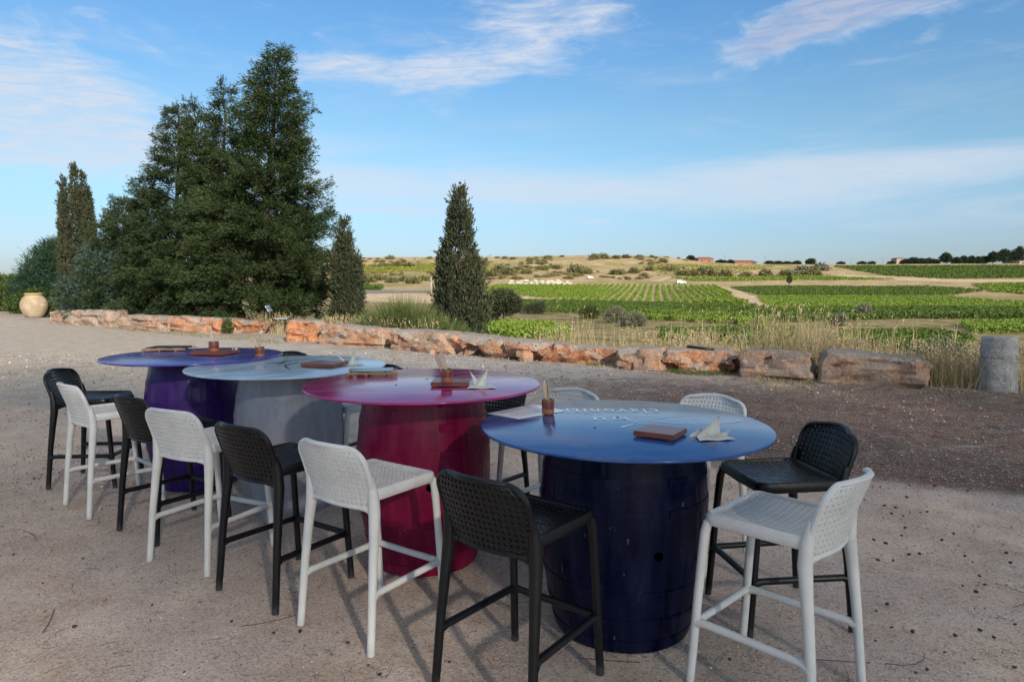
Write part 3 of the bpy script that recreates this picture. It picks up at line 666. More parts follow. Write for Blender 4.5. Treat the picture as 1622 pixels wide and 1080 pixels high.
# the vineyard with visible rows: each row of vines is an object of its own
W=[tpx(u,v) for u,v in [(752,463),(870,474),(1000,479.5),(1195,485),(1140,453.5),(760,453)]]
rd=np.array([.21,1.]); rd/=np.linalg.norm(rd); rn=np.array([rd[1],-rd[0]])
qs=[w[0]*rn[0]+w[1]*rn[1] for w in W]; ts=[w[0]*rd[0]+w[1]*rd[1] for w in W]
sp=1.8; qv=np.arange(min(qs),max(qs),sp)
for i,qq in enumerate(qv):
    t=np.arange(min(ts),max(ts),.5); X=qq*rn[0]+t*rd[0]; Y=qq*rn[1]+t*rd[1]; ok=inpoly(X,Y,W)
    if ok.sum()<60: continue
    w_=np.where(ok)[0]; ok[w_[0]:w_[-1]+1]=True
    X,Y=X[ok],Y[ok]; k=12; n=len(X)*k; p=np.stack([np.repeat(X,k),np.repeat(Y,k),np.repeat(terr(X,Y),k)],1)+rng.normal(size=(n,3))*np.array([.15,.25,.0])
    p[:,2]+=rng.random(n)*.62+.04; d=rng.normal(size=(n,3)); d[:,2]=np.abs(d[:,2])
    v,f=leaves(p,d,.32*rng.uniform(.7,1.3,n),.25)
    o=obj('vine_row',mesh_np('vine_row',v,f,L_VINE)); tag(o,'row of green vines running up the sloping vineyard in the valley','vine row','vine rows of the striped vineyard')

# ------------------------------------------------------------------ hill scrub, far buildings, far trees
L_DRYSCRUB=leafm('dry_hill_scrub',(.15,.115,.055),(.33,.26,.13),(.27,.24,.105),.2)
protos=[]; protos2=[]
for i in range(4):
    nn=130; v=unit(rng.normal(size=(nn,3))); v[:,2]=np.abs(v[:,2]); rr=rng.uniform(.4,1,nn)*(1+.4*vnoise(v*2,1.5,i)); p=v*rr[:,None]*np.array([1,1,.75+.15*i])
    V,F=spray(p,v+np.array([0,0,.4]),8,.4,.34,.16,.14,.8,0); protos.append(mesh_np('scrub_bush',V,F,L_SCRUB)); protos2.append(mesh_np('dry_scrub_bush',V,F,L_DRYSCRUB))
def bush(u,v,r,label='dry olive-green scrub bush on the sunlit hillside',grp='scrub bushes on the hillside',name='scrub_bush',me=None,sq=1):
    p=tpx(u,v); o=obj(name,me or protos[rng.integers(4)]); o.location=(p[0],p[1],p[2]-.1); o.scale=(r*rng.uniform(.9,1.4),r,r*rng.uniform(.7,1)*sq); o.rotation_euler=(0,0,rng.random()*6.28)
    return tag(o,label,'bush',grp)
for u,v,r in [(1118,437,4),(1098,437,3),(1083,436,3),(1150,438,3),(1212,437,3),(1245,437,3.2),(1270,437,2.8),(912,433,4),(925,434,3),(978,435,3.4),(942,411,3.2),(955,410,3.6),(860,418,2.4),(992,409,2.4),(975,410,2.2),
              (800,410,1.9),(788,409,1.6),(812,411,1.5),(868,410,2.4),(1013,410,2.2),(610,424,3),(630,423,3.4),(648,424,3),(595,425,2.5),(756,419,3.2),(764,421,2.6),(618,411,2.0),(1050,416,2.4),(1180,438,2.6),(840,412,1.6),(880,426,3),(860,428,2.5),(820,428,2.4),(834,434,2.2),
              (792,432,3.6),(780,438,3),(806,436,3),(1030,429,2.2),(1004,433,2.6),(1290,437,3),(890,407,1.4),(1250,436,3),(698,436,3),(640,446,2.6),(600,444,3),(620,448,2.4),(655,449,2.8),(585,447,2.6),(671,445,2.8),(1060,430,3),(575,440,2.6)]: bush(u,v,r*.8)
nb_=0
while nb_<200:
    u=rng.uniform(760,1090) if rng.random()<.75 else rng.uniform(560,700); v=rng.uniform(407,443)
    if vnoise(np.array([[u*.03,v*.16,0.]]),1.0,55)[0]<rng.uniform(-.5,.35): continue
    nb_+=1
    if rng.random()<.55: bush(u,v,rng.uniform(.4,1.5),'dry brownish scrub bush on the sunlit hillside','dry scrub on the hillside','dry_scrub_bush',protos2[rng.integers(4)],.8)
    else: bush(u,v,rng.uniform(.35,1.2))
for u,v,r in [(1298,428,4.2),(1272,429,3)]: bush(u,v,r,'pale grey scrub bush at the right end of the hill','pale scrub at the hill end',me=mesh_np('pale_scrub',*spray(unit(rng.normal(size=(130,3)))*rng.uniform(.4,1,(130,1)),rng.normal(size=(130,3)),8,.4,.34,.16,.14,.8,0),L_SAGE))
M_RED=simple('red_render',(.33,.115,.065),.85,.1,1,.1); M_ROOF=simple('clay_roof',(.22,.11,.085),.85,.2,2,.2); M_FARWALL=simple('far_pale_wall',(.36,.28,.24),.9,.1,1,.1); M_DARKW=simple('dark_opening',(.03,.03,.035),.4,.1,1,0)
M_VAN=simple('white_body',(.75,.75,.75),.35,.03,1,0); M_TYRE=simple('dark_rubber',(.02,.02,.02),.8,.1,1,0)
def house(label,uL,uR,vB,hw,Y,dep,hr,mw,door_pos,wins):
    p0=atY(uL,vB,Y); p1=atY(uR,vB,Y); w=p1[0]-p0[0]; z=p0[2]-1.0; hw=hw+1.0
    r=thing('farm_building',label,'building',((p0[0]+p1[0])/2,Y+dep/2,z)); MB().box((0,0,hw/2),(w,dep,hw)).build('wall',mw,r,False)
    e=.4; V=[(-w/2-e,-dep/2-e,hw+.01),(w/2+e,-dep/2-e,hw+.01),(w/2+e,dep/2+e,hw+.01),(-w/2-e,dep/2+e,hw+.01),(-w/2+hr*1.5,0,hw+hr),(w/2-hr*1.5,0,hw+hr)]
    MB().add(V,[[0,1,5,4],[2,3,4,5],[1,2,5],[3,0,4],[3,2,1,0]]).build('roof',M_ROOF,r,False)
    if door_pos is not None: MB().box((door_pos*w/2,-dep/2-.03,1.0+1.3),(2.6,.08,2.6)).build('door',M_DARKW,r,False)
    for x in wins: MB().box((x*w/2,-dep/2-.03,hw-1.5),(1.1,.08,1.1)).build('window',M_DARKW,r,False)
    return r
house('square red farm building with a low roof on the hill crest',1106,1130,416.5,2.6,409,9,1.0,M_RED,None,(-.5,.45))
house('long orange-red shed with dark roof on the ridge',1162,1199,421.5,2.4,409,8,1.2,M_RED,.72,(-.4,.2))
house('pale ruined-looking building beside far dark trees on the right plateau',1420,1433,420,4.0,415,6,.6,M_FARWALL,None,(.3,))
house('low pale building with clay roof at the right edge under tall trees',1604,1640,421,3.2,415,9,1.4,M_FARWALL,-.6,(-.1,.5))
MB_=MB
def pole(u,vB,vT,Y,label,mm,arm=True,r=.11):
    p=atY(u,vB,Y); t=atY(u,vT,Y); H=t[2]-p[2]+1; o=thing('utility_pole',label,'pole',(p[0],Y,p[2]-1),0,'poles on the ridge' if arm else None); MB().tube([(0,0,0),(0,0,H)],[r*1.2,r],7).build('post',mm,o)
    if arm: MB().box((0,0,H-.4),(1.8,.14,.14)).build('crossarm',mm,o,False)
M_POLE=simple('grey_pole',(.22,.21,.20),.9,.1,1,0)
for u,vB,vT,lab in [(1148,421,404,'thin grey utility pole between the two red buildings'),(1211,421,405,'thin grey utility pole right of the long red shed'),(1292,421,408,'faint utility pole above the pale scrub bush'),(1348,421,409,'leftmost utility pole over the flat green plateau'),(1398,421,408,'utility pole left of the pale ruined building')]: pole(u,vB,vT,411,lab,M_POLE)
pw=tpx(683,464); o=thing('concrete_post','pale concrete post standing left of the lone cypress','post',pw); MB().tube([(0,0,-.3),(0,0,4.3)],[.17,.13],8).build('post',M_PILLAR,o)
pw=tpx(1060,434); o=thing('thin_pole','thin pale pole in the upper hillside vineyard','pole',pw); MB().tube([(0,0,-.3),(0,0,5.6)],[.09,.07],6).build('post',M_POLE,o)
def van(u,v,L,label,nm,ct,sc_):
    p=tpx(u,v); r=thing(nm,label,ct,(p[0],p[1],p[2]+.05),R(8)); 
    prof=[(-.5,.3),(.5,.3),(.5,.95),(.34,1.1),(.2,1.75),(-.5,1.8)]; V=[(x*L,-.85,z) for x,z in prof]+[(x*L,.85,z) for x,z in prof]; n=len(prof)
    MB().add(V,[list(range(n)),list(range(n,2*n))[::-1]]+[[i,(i+1)%n+0,(i+1)%n+n,i+n] for i in range(n)]).build('body',M_VAN,r,False)
    for x in (-.3,.3):
        for y in (-.86,.86): MB().tube([(x*L,y-.1,.33),(x*L,y+.1,.33)],.33,10).build('wheel',M_TYRE,r)
    MB().box((.12*L,-.853,1.4),(.2*L,.02,.45)).build('window',M_DARKW,r,False)
    r.scale=(sc_,)*3
van(1079,449.8,4.6,'white car parked on the strip above the striped vineyard','parked_car','car',.72); van(935,442,3.6,'small white car on the hillside lane, left of the other white car','parked_car','car',.6)
# pale rubble bank on the hill
pts=[tpx(rng.uniform(806,905),rng.uniform(445,452)) for _ in range(60)]
V=[];F=[];c0=0
for p in pts:
    r=rng.uniform(.4,1.0); bm=bmesh.new(); bmesh.ops.create_icosphere(bm,subdivisions=1,radius=r)
    for v in bm.verts: v.co=Vector((p[0],p[1],p[2]))+Vector((v.co.x*1.3,v.co.y,v.co.z*.7))*rng.uniform(.75,1.2)
    bm.verts.index_update(); V+=[tuple(v.co) for v in bm.verts]; F+=[[v.index+c0 for v in f.verts] for f in bm.faces]; c0=len(V); bm.free()
tag(obj('rubble',mesh_np('rubble',V,F,simple('pale_rubble',(.52,.46,.38),.95,.2,2,.2,.1))),kind='stuff')
# far trees on the right plateau
def fartree(u,v,Y,h,w,label,tall=True,grp=None):
    p=atY(u,v,Y); z=float(terr(np.array([p[0]]),np.array([Y]))[0]); bl=[(0,0,h*.62,w*.5,w*.5,h*.36,1.2),(-w*.25,0,h*.5,w*.34,w*.3,h*.25,.6),(w*.25,.1,h*.52,w*.34,w*.3,h*.25,.6),(w*.05,0,h*.82,w*.28,w*.25,h*.2,.5)]
    return blobtree('far_tree',label,'tree',(p[0],Y,z-.3),bl,L_FAR,260,9,.7,(.55,.3),h*.35,grp,stem_r=.18)
A=fartree(1498,420,413,6.4,5.5,'round dark tree at the left end of the plateau tree row',grp='plateau trees')
for u,h,w in [(1514,3.6,4.2),(1526,4.4,4.0),(1538,4.4,4.2),(1549,3.9,4.0),(1558,4.2,4.0)]: fartree(u,420,416,h,w,'small round tree in the even row on the plateau',grp='row of small plateau trees')
fartree(1572,420,413,6.8,4.8,'dark tree just left of the tallest plateau tree',grp='plateau trees'); fartree(1589,420,413,8.2,8.2,'broad dark pine on the plateau, left of the rightmost pine',grp='plateau trees')
fartree(1613,420,411,9.6,7.4,'tallest dark pine at the right edge of the photo',grp='plateau trees')
for u,h,w in [(1436,2.6,5),(1446,3.6,6),(1458,3.0,6),(1470,3.0,6),(1480,2.4,5)]: fartree(u,420,414,h,w,'low dark hedge tree beside the pale building on the plateau',grp='plateau hedge trees')
for u,h,w in [(1284,2.9,4.5),(1262,1.5,3.5),(1246,1.0,4),(1232,1.2,4),(1218,1.3,4),(1332,1.0,3),(1365,1.1,3.5),(1380,1.0,3),(1412,1.2,3),(1094,2.2,3.2),(1142,.9,5),(1157,1.3,3)]: fartree(u,420.5 if u>1180 else 416,413 if u>1180 else 409,h,w,'small dark bush on the skyline behind the fields',grp='skyline bushes')
_p=tpx(1250,452.5); blobtree('young_tree','single small leafy tree standing at the foot of the dry bank','tree',_p,[(0,0,1.9,.7,.6,.8,1),(.1,0,2.7,.5,.4,.5,.6)],L_SHRUB,120,8,.3,(.3,.16),1.2,stem_r=.07)

# ------------------------------------------------------------------ wall of stone blocks
def block(u0,v0,u1,v1,vtop0,vtop1,dep,rust,dark,seed,label,taper=0.,extra=None):
    p0=px(u0,v0); p1=px(u1,v1); d=p1-p0; L=float(np.linalg.norm(d[:2]))-.10; h_j=(((seed*29)%5)-2)*.012; rz=math.atan2(d[1],d[0])
    h0=atY(u0,vtop0,p0[1]+.1)[2]; h1=atY(u1,vtop1,p1[1]+.1)[2]; h0+=h_j; h1+=h_j
    n=[max(10,int(L/.05)),12,10]; bm=bmesh.new(); V=[];idx={}
    a,bb,cc=n
    def vid(i,j,k):
        if (i,j,k) not in idx: idx[(i,j,k)]=len(V); V.append((i/a,j/bb,k/cc))
        return idx[(i,j,k)]
    F=[]
    for i in range(a):
        for j in range(bb):
            F.append([vid(i,j,0),vid(i,j+1,0),vid(i+1,j+1,0),vid(i+1,j,0)]); F.append([vid(i,j,cc),vid(i+1,j,cc),vid(i+1,j+1,cc),vid(i,j+1,cc)])
    for i in range(a):
        for k in range(cc):
            F.append([vid(i,0,k),vid(i+1,0,k),vid(i+1,0,k+1),vid(i,0,k+1)]); F.append([vid(i,bb,k),vid(i,bb,k+1),vid(i+1,bb,k+1),vid(i+1,bb,k)])
    for j in range(bb):
        for k in range(cc):
            F.append([vid(0,j,k),vid(0,j,k+1),vid(0,j+1,k+1),vid(0,j+1,k)]); F.append([vid(a,j,k),vid(a,j+1,k),vid(a,j+1,k+1),vid(a,j,k+1)])
    T=np.array(V); x=(T[:,0]-.5)*L; y=T[:,1]*dep; H=h0+(h1-h0)*T[:,0]; z=T[:,2]*(H+.03)-.03
    # round the edges, undercut the foot, break the face into ledges
    cx=np.abs(T[:,0]-.5)*2; cy=np.abs(T[:,1]-.5)*2; cz=T[:,2]
    e=.055*L/max(L,1); x-=np.sign(T[:,0]-.5)*(.09*np.clip(cz-.72,0,1)*3.6*(cx>.9)*.6+.05*(cy>.85)*(cx>.95)); y+=.06*np.clip(.25-cz,0,1)*4*(T[:,1]<.5)*.8
    y+=.04*np.clip(cz-.8,0,1)*5*(T[:,1]<.05); z-=.03*((cx>.97)|(cy>.97))*(cz>.95)
    Q=np.stack([x,y,z],1); S=Q+np.array([seed*7.1,seed*3.3,0])
    n1=fbm(S,2.2,4,seed); n2=fbm(S*np.array([1,1,3.2]),3.5,4,seed+3); n3=fbm(S*np.array([.5,.5,5]),3.0,2,seed+9); n4=fbm(S,1.2,2,seed+12)
    nrm=np.stack([np.where(cx>.99,np.sign(T[:,0]-.5),0),np.where(cy>.99,np.sign(T[:,1]-.5),0),np.where(cz>.99,1.,0)],1); nrm=unit(nrm+1e-6)
    led=np.round(n3*3.2)/3.2
    amp=np.where(cz>.99,.18,.9); Q+=nrm*((n1*.055+n2*.034+led*.05)*amp)[:,None]; Q[:,0]+=n4*.03; Q[:,2]+=np.where(cz>.9,n4*.012,0)
    g=np.random.default_rng(100+seed)
    for c_ in range(int(12+L*6)):      # crisp chipped faces: shave the block with random planes near its edges
        pt=np.array([(g.random()-.5)*L*1.02,g.choice([0,0,0,dep*.2])+g.normal()*.01,g.choice([H.mean(),H.mean(),H.mean()*g.random()])])
        if g.random()<.3: pt[0]=np.sign(pt[0])*L*.5
        nv=np.array([g.normal()*.22+(.9 if abs(pt[0])>L*.48 else 0)*np.sign(pt[0]),-abs(g.normal()*.8)-.35,g.normal()*.45+(.75 if pt[2]>H.mean()*.9 else 0)]); nv/=np.linalg.norm(nv)
        dd=(Q-pt)@nv+g.uniform(.004,.026); near=np.linalg.norm((Q-pt)*np.array([.55,1,1.25]),axis=1)<g.uniform(.14,.30); m_=(dd>0)&near; Q[m_]-=nv*(dd[m_]*.92)[:,None]
    Q[:,1]+=np.where(T[:,1]<.5,taper*(T[:,0]-.5),0)
    if extra: extra(T,Q)
    me=mesh_np('stone_block',Q,F,M_ROCK,True); me.set_sharp_from_angle(angle=R(30)); o=obj('stone_block',me); mid=(p0+p1)/2
    o.location=(float(mid[0]),float(mid[1]),0); o.rotation_euler=(0,0,rz); o.color=(rust+.045,dark,0,1); o.rotation_euler=(0,R(((seed*37)%7-3)*.45),rz+R(((seed*53)%7-3)*.9)); return tag(o,label,'stone block','stone blocks of the low wall')
block(78,512,173,518,492,492.5,.75,-.02,.25,1,'long pale grey-tan block nearest the terracotta jar')
block(185,520,272,525,500,501,.7,.05,.1,2,'pale block with orange stains, second from the jar')
block(266,525,336,527,501,503,.65,.12,0,3,'orange-tan block in the middle of the left wall stretch')
block(330,527,372,528,503,506,.65,.14,0,4,'short orange block with a little plant growing on its face')
block(368,528,413,529,506,508,.7,.14,0,5,'rounded orange block left of the bench',extra=None)
block(449,541,516,541,509,510,.8,.14,0,6,'orange ribbed block just right of the bench')
block(497,544,613,551,512,524,.75,.07,.05,7,'long cracked orange-and-grey block right of the ribbed block')
block(614,553,703,562,521,528,.75,.05,.1,8,'tan block with pale top between two long blocks near the broom bushes')
block(696,560,836,572,527,541,.75,.09,.05,9,'long bright orange block with a wide grey top behind the magenta table')
block(822,570,985,581,541,553,.8,.19,.05,10,'long dark rust-red block behind the blue table')
block(968,584,1052,589,552,555,.7,.05,.25,11,'short squarish rust and grey block above the patch of green grass')
block(1041,588,1168,594,555,558,.75,.16,.1,12,'rust-red block with a black slab lying on it')
block(1164,598,1290,605,557,559,.7,.03,.55,13,'grey-brown layered block left of the biggest block')
block(1291,606,1478,617,553,571,.85,.03,.50,14,'biggest grey weathered block at the right end of the wall')
# black slab on the wall
p=px(1112,556,.50); o=MB().box((0,0,.02),(.42,.09,.035),bev=.006).build('black_slab',M_IRON); o.location=(p[0],p[1]+.1,.50+.02); o.rotation_euler=(R(3),R(4),R(-32)); tag(o,'thin black slab lying on top of a rust-red stone block','slab')
# little plant on the wall face
b=px(362,528); blobtree('wall_plant','tiny green plant growing against the short orange block','plant',(b[0],b[1]-.08,0),[(0,0,.22,.11,.08,.22,1)],L_SHRUB,90,8,.08,(.06,.035),0)
b=px(345,498,.35); blobtree('flowering_plant','small yellow-green plant with a red bloom behind the left wall','plant',(b[0],b[1]+.8,0),[(0,0,.55,.45,.4,.3,1)],leafm('yellow_green_leaves',(.10,.12,.02),(.22,.22,.05)),160,9,.14,(.09,.04),0)

# ------------------------------------------------------------------ jar, pillar, bench
b=px(55,503)
root=thing('terracotta_jar','large pale terracotta jar with yellow glazed rim by the left road','jar',b)
pf=[(.27,0),(.33,.03),(.44,.18),(.525,.38),(.555,.55),(.53,.72),(.45,.88),(.36,.98),(.315,1.03)]
MB().lathe([(np.interp(z,[q_[1] for q_ in pf],[q_[0] for q_ in pf]),z) for z in np.linspace(0,1.03,26)],44).build('body',M_JAR,root)
MB().lathe([(.315,1.02),(.36,1.05),(.375,1.085),(.36,1.115),(.30,1.12),(.27,1.09),(.27,.8)],44,capb=False,capt=False).build('rim',M_JAR,root)
b=px(1584,622); b[1]+=.22; b[0]+=.11; hp=atY(1584,533,b[1])[2]
root=thing('stone_pillar','short round grey stone pillar stump at the right end of the wall','pillar',b)
m=MB(); prof=[]
for z in np.linspace(0,hp,60):
    t=z/hp; r=.247-.028*t**1.2; 
    if t>.97: r-=.02*(t-.97)/.03
    if abs(t-.60)<.012: r-=.012
    prof.append((r,z))
def rf(a,z): return 1+.012*fbm(np.stack([np.cos(a)*2,np.sin(a)*2,np.full_like(a,z*6)],1),2.2,3,4)
m.lathe(prof,64,rfun=rf).build('shaft',M_PILLAR,root,True,50)
b=px(437,528)
root=thing('park_bench','small bench with black iron legs and blue-grey slats seen end-on','bench',(b[0],b[1],0),R(100))
# local: x along the bench (away from the camera), -y = front (sitter looks to -y)
for xx in (-.02,.62):
    m=MB(); m.tube([(xx,.30,0),(xx,.22,.16),(xx,.10,.30),(xx,.06,.42)],.02,6); m.tube([(xx,-.36,0),(xx,-.28,.14),(xx,-.30,.28),(xx,-.33,.42)],.02,6); m.tube([(xx,.06,.42),(xx,-.33,.43)],.02,6); m.tube([(xx,.06,.42),(xx,.18,.62),(xx,.30,.86)],.018,6); m.tube([(xx,.14,.24),(xx,-.1,.33),(xx,-.28,.26)],.014,6)
    m.build('end_frame',M_IRON,root)
for i,y in enumerate((-.30,-.18,-.06)): MB().box((.30,y,.455),(.78,.105,.03),bev=.006).build('seat_slat',M_BENCHSLAT,root,False)
for i,(y,z) in enumerate(((.235,.72),(.285,.82))): MB().box((.30,y-.02,z),(.78,.025,.095),Matrix.Rotation(R(-26),3,'X'),.006).build('back_slat',M_BENCHSLAT,root,False)

# ------------------------------------------------------------------ bar stools
def perforated(nu,nv,fn,th,mask=None):
    """sheet of square dimples with holes; fn(u,v)->(point,normal); u,v in 0..1"""
    mb=MB(); hole=.20; rim=.42
    V=[];idx={}
    def vid(u,v,s):
        key=(round(u,5),round(v,5),s)
        if key not in idx:
            p,nm=fn(u,v); idx[key]=len(V); V.append(np.array(p)+np.array(nm)*s*th)
        return idx[key]
    F=[]
    for i in range(nu):
        for j in range(nv):
            u0,u1,v0,v1=i/nu,(i+1)/nu,j/nv,(j+1)/nv; uc,vc=(u0+u1)/2,(v0+v1)/2; du,dv=(u1-u0)/2,(v1-v0)/2
            sq=lambda k:[(uc-du*k,vc-dv*k),(uc+du*k,vc-dv*k),(uc+du*k,vc+dv*k),(uc-du*k,vc+dv*k)]
            O=[(u0,v0),(u1,v0),(u1,v1),(u0,v1)]; A=sq(.52); B=sq(.25)
            for k in range(4):
                l=(k+1)%4
                F.append([vid(*O[k],.5),vid(*O[l],.5),vid(*A[l],.5),vid(*A[k],.5)]); F.append([vid(*A[k],.5),vid(*A[l],.5),vid(*B[l],.02),vid(*B[k],.02)])
                F.append([vid(*O[l],-.5),vid(*O[k],-.5),vid(*A[k],-.5),vid(*A[l],-.5)]); F.append([vid(*A[l],-.5),vid(*A[k],-.5),vid(*B[k],.02),vid(*B[l],.02)])
    for i in range(nu):
        F.append([vid(i/nu,0,-.5),vid((i+1)/nu,0,-.5),vid((i+1)/nu,0,.5),vid(i/nu,0,.5)]); F.append([vid((i+1)/nu,1,-.5),vid(i/nu,1,-.5),vid(i/nu,1,.5),vid((i+1)/nu,1,.5)])
    for j in range(nv):
        F.append([vid(0,(j+1)/nv,-.5),vid(0,j/nv,-.5),vid(0,j/nv,.5),vid(0,(j+1)/nv,.5)]); F.append([vid(1,j/nv,-.5),vid(1,(j+1)/nv,-.5),vid(1,(j+1)/nv,.5),vid(1,j/nv,.5)])
    return np.array(V),F
BW,BT,BB=.200,.872,.592       # back half width, top, bottom
def back_pt(a,z):
    """a in -1..1 across, z height"""
    t=(z-BB)/(BT-BB); y=-.176-.080*max(t,0)**1.3-.048*(1-a*a)*(.75+.25*t)
    d=max(BT-z,0); Rc=.075; w=BW-(0 if d>Rc else Rc-math.sqrt(max(Rc*Rc-(Rc-d)**2,0)))
    db=max(z-BB,0); Rb=.045; w2=BW-(0 if db>Rb else (Rb-math.sqrt(max(Rb*Rb-(Rb-db)**2,0)))*.6)
    w=min(w,w2)+.004*t
    zz=z-.012*a*a*max(0,t); return np.array([a*w,y,zz])
def back_fn(u,v):
    a=(u*2-1); z=BB+.008+(BT-BB-.016)*v; p=back_pt(a*.985,z); e=1e-3; q1=back_pt(min(1,a*.985+e),z)-back_pt(max(-1,a*.985-e),z); q2=back_pt(a*.985,z+e)-back_pt(a*.985,z-e)
    nm=np.cross(q1,q2); nm/=np.linalg.norm(nm)+1e-12
    if nm[1]<0: nm=-nm
    return p,nm
def seat_z(x,y): return .640+.020*(x/.2)**2+.016*max(0,(y-.02)/.17)**2*.6+.010*max(0,(-y-.03)/.15)
SW,SF,SB=.186,.178,-.172
def seat_fn(u,v):
    x=(u*2-1)*SW; y=SB+(SF-SB)*v; return np.array([x,y,seat_z(x,y)]),np.array([0,0,1.])
def rounded_path(hw,y0,y1,r,n=5):
    pts=[]
    for cx,cy,a0 in ((hw-r,y1-r,0),(-hw+r,y1-r,90),(-hw+r,y0+r,180),(hw-r,y0+r,270)):
        for a in np.linspace(a0,a0+90,n): pts.append((cx+r*math.cos(R(a)),cy+r*math.sin(R(a))))
    return pts
SM={}
def stool_meshes(m,tagname):
    d={}
    v,f=perforated(15,13,seat_fn,.014); mb=MB().add(v,f)
    pth=rounded_path(.199,-.186,.192,.035); mb.tube([(x,y,seat_z(x,y)-.014) for x,y in pth],.0245,10,closed=True,flat=.55,upv=(0,0,1))
    mb.tube([(-.17,.190,.646),(0,.193,.642),(.17,.190,.646)],.017,10)
    d['seat']=mb.mesh('seat',m,True,32)
    v,f=perforated(17,11,back_fn,.013); mb=MB().add(v,f)
    rim=[]
    for a,z in [(-1,z) for z in np.linspace(BB+.03,BT-.08,6)]: rim.append(back_pt(a,z))
    for th in np.linspace(0,90,9)[1:]:
        z=BT-.075+.075*math.sin(R(th)); rim.append(back_pt(-1,z))
    top=[back_pt(a,BT) for a in np.linspace(-1,1,9)]; rim+=top[1:-1]
    for th in np.linspace(90,0,9): rim.append(back_pt(1,BT-.075+.075*math.sin(R(th))))
    for z in np.linspace(BB+.03,BT-.08,6)[::-1]: rim.append(back_pt(1,z))
    for a in np.linspace(1,-1,13): 
        p=back_pt(a,BB+.004); rim.append(p)
    rim=np.array(rim); mb.tube(rim,.0125,8,closed=True,flat=.85,upv=(0,1,0))
    for s in (-1,1):   # web between leg and the lower back edge
        for k in range(6):
            pass
    d['backrest']=mb.mesh('backrest',m,True,32)
    legs=[]
    for s in (-1,1):
        p=[(s*.226,-.243,0),(s*.222,-.232,.12),(s*.216,-.216,.30),(s*.207,-.196,.48),(s*.200,-.184,.58),(s*.197,-.186,.66),(s*.195,-.200,.735)]
        mb=MB().tube(p,[.0168,.0172,.0185,.0215,.0255,.0235,.014],12,upv=(0,1,0))
        # fillet to the lower edge of the back
        for k,t in enumerate(np.linspace(0,1,5)): pass
        for rr_,z0,xi in ((.0125,.535,.135),(.0125,.560,.150),(.012,.578,.165)):
            c=[(s*.206,-.190,z0)]
            for q_ in np.linspace(0,1,6)[1:]:
                xx=.203-(.203-xi)*q_**1.6; zz=z0+(.596-z0)*math.sin(q_*math.pi/2)**.8; a_=xx/.2; yy=back_pt(a_,.60)[1]*q_+(-.188)*(1-q_); c.append((s*xx,yy,zz))
            mb.tube(c,rr_,8)
        arc=[]; 
        for q_ in np.linspace(0,1,9):
            xx=.205-.075*q_**1.7; zz=.515+(.600-.515)*math.sin(q_*math.pi/2)**.75; yy=back_pt(min(1,xx/.2),.60)[1]*q_+(-.190)*(1-q_); arc.append((s*xx,yy,zz))
        K=np.array([s*.196,-.183,.625]); V=[]; 
        for p_ in arc:
            for w_ in (0,1): V+=[np.array(p_)*(1-w_)+K*w_+np.array([0,-.009,0]),np.array(p_)*(1-w_)+K*w_+np.array([0,.009,0])]
        F=[]
        for i in range(8):
            a_,b_=4*i,4*(i+1); F+=[[a_,b_,b_+2,a_+2],[a_+1,a_+3,b_+3,b_+1],[a_,a_+1,b_+1,b_]]
        mb.add(V,F)
        legs.append(mb.mesh('leg',m,True,60))
    for s in (-1,1):
        p=[(s*.212,.236,0),(s*.208,.226,.15),(s*.203,.214,.35),(s*.198,.202,.52),(s*.195,.195,.60),(s*.192,.186,.635),(s*.188,.165,.648)]
        legs.append(MB().tube(p,[.0165,.0165,.017,.0175,.0185,.018,.014],12,upv=(0,1,0)).mesh('leg',m,True,60))
    d['legs']=legs; ru=[]
    for s in (-1,1):
        ru.append(MB().tube([(s*.2185,-.222,.235),(s*.213,-.19,.243),(s*.208,0,.243),(s*.205,.18,.243),(s*.2045,.216,.238)],[.021,.0155,.0150,.0155,.020],10).mesh('footrest',m,True,60))
    ru.append(MB().tube([(-.205,.219,.238),(-.17,.216,.243),(0,.214,.243),(.17,.216,.243),(.205,.219,.238)],[.020,.0155,.0150,.0155,.020],10).mesh('footrest',m,True,60))
    d['rungs']=ru; return d
SM['w']=stool_meshes(M_WHITE,'w'); SM['b']=stool_meshes(M_BLACK,'b')
def stool(kind,x,y,deg,label):
    r=thing('bar_stool',label,'bar stool',(x,y,0),R(deg),'white bar stools' if kind=='w' else 'black bar stools'); d=SM[kind]
    obj('seat',d['seat'],r); obj('backrest',d['backrest'],r)
    for l in d['legs']: obj('leg',l,r)
    for l in d['rungs']: obj('footrest',l,r)
    return r
stool('b',-3.242,5.24,273,'black perforated bar stool farthest left, facing right beside the violet barrel')
stool('w',-2.783,4.687,319.7,'white perforated bar stool farthest left, in front of the leftmost black stool')
stool('b',-2.126,4.215,324.4,'black bar stool between the two leftmost white stools')
stool('w',-1.703,3.798,334.2,'white bar stool with its back to the camera before the violet barrel')
stool('b',-1.15,3.389,325.5,'black bar stool with its back to the camera before the grey barrel')
stool('w',-.629,3.032,324.9,'white bar stool with its back to the camera before the magenta barrel')
stool('b',.036,2.519,322.2,'black bar stool nearest the camera, left of the blue barrel')
stool('w',1.007,2.51,44.2,'white bar stool nearest the camera at the right of the blue barrel')
stool('b',1.236,3.095,98,'black bar stool right of the blue barrel, facing left behind the white one')
stool('w',.216,4.017,140,'white bar stool behind the blue table, its back showing near the clay cup')
stool('w',1.015,3.794,137,'white bar stool behind the blue table, its back showing above the napkin')
stool('b',-.213,4.52,142,'black bar stool half hidden between the magenta and blue tables')
stool('b',-1.14,5.25,150,'black bar stool hidden behind the grey table, only its top edge showing')
stool('w',-1.12,4.98,128,'white bar stool hidden behind the grey and magenta tables, its legs showing')
stool('b',-2.21,6.33,165,'black bar stool hidden behind the violet table, only its top edge showing')

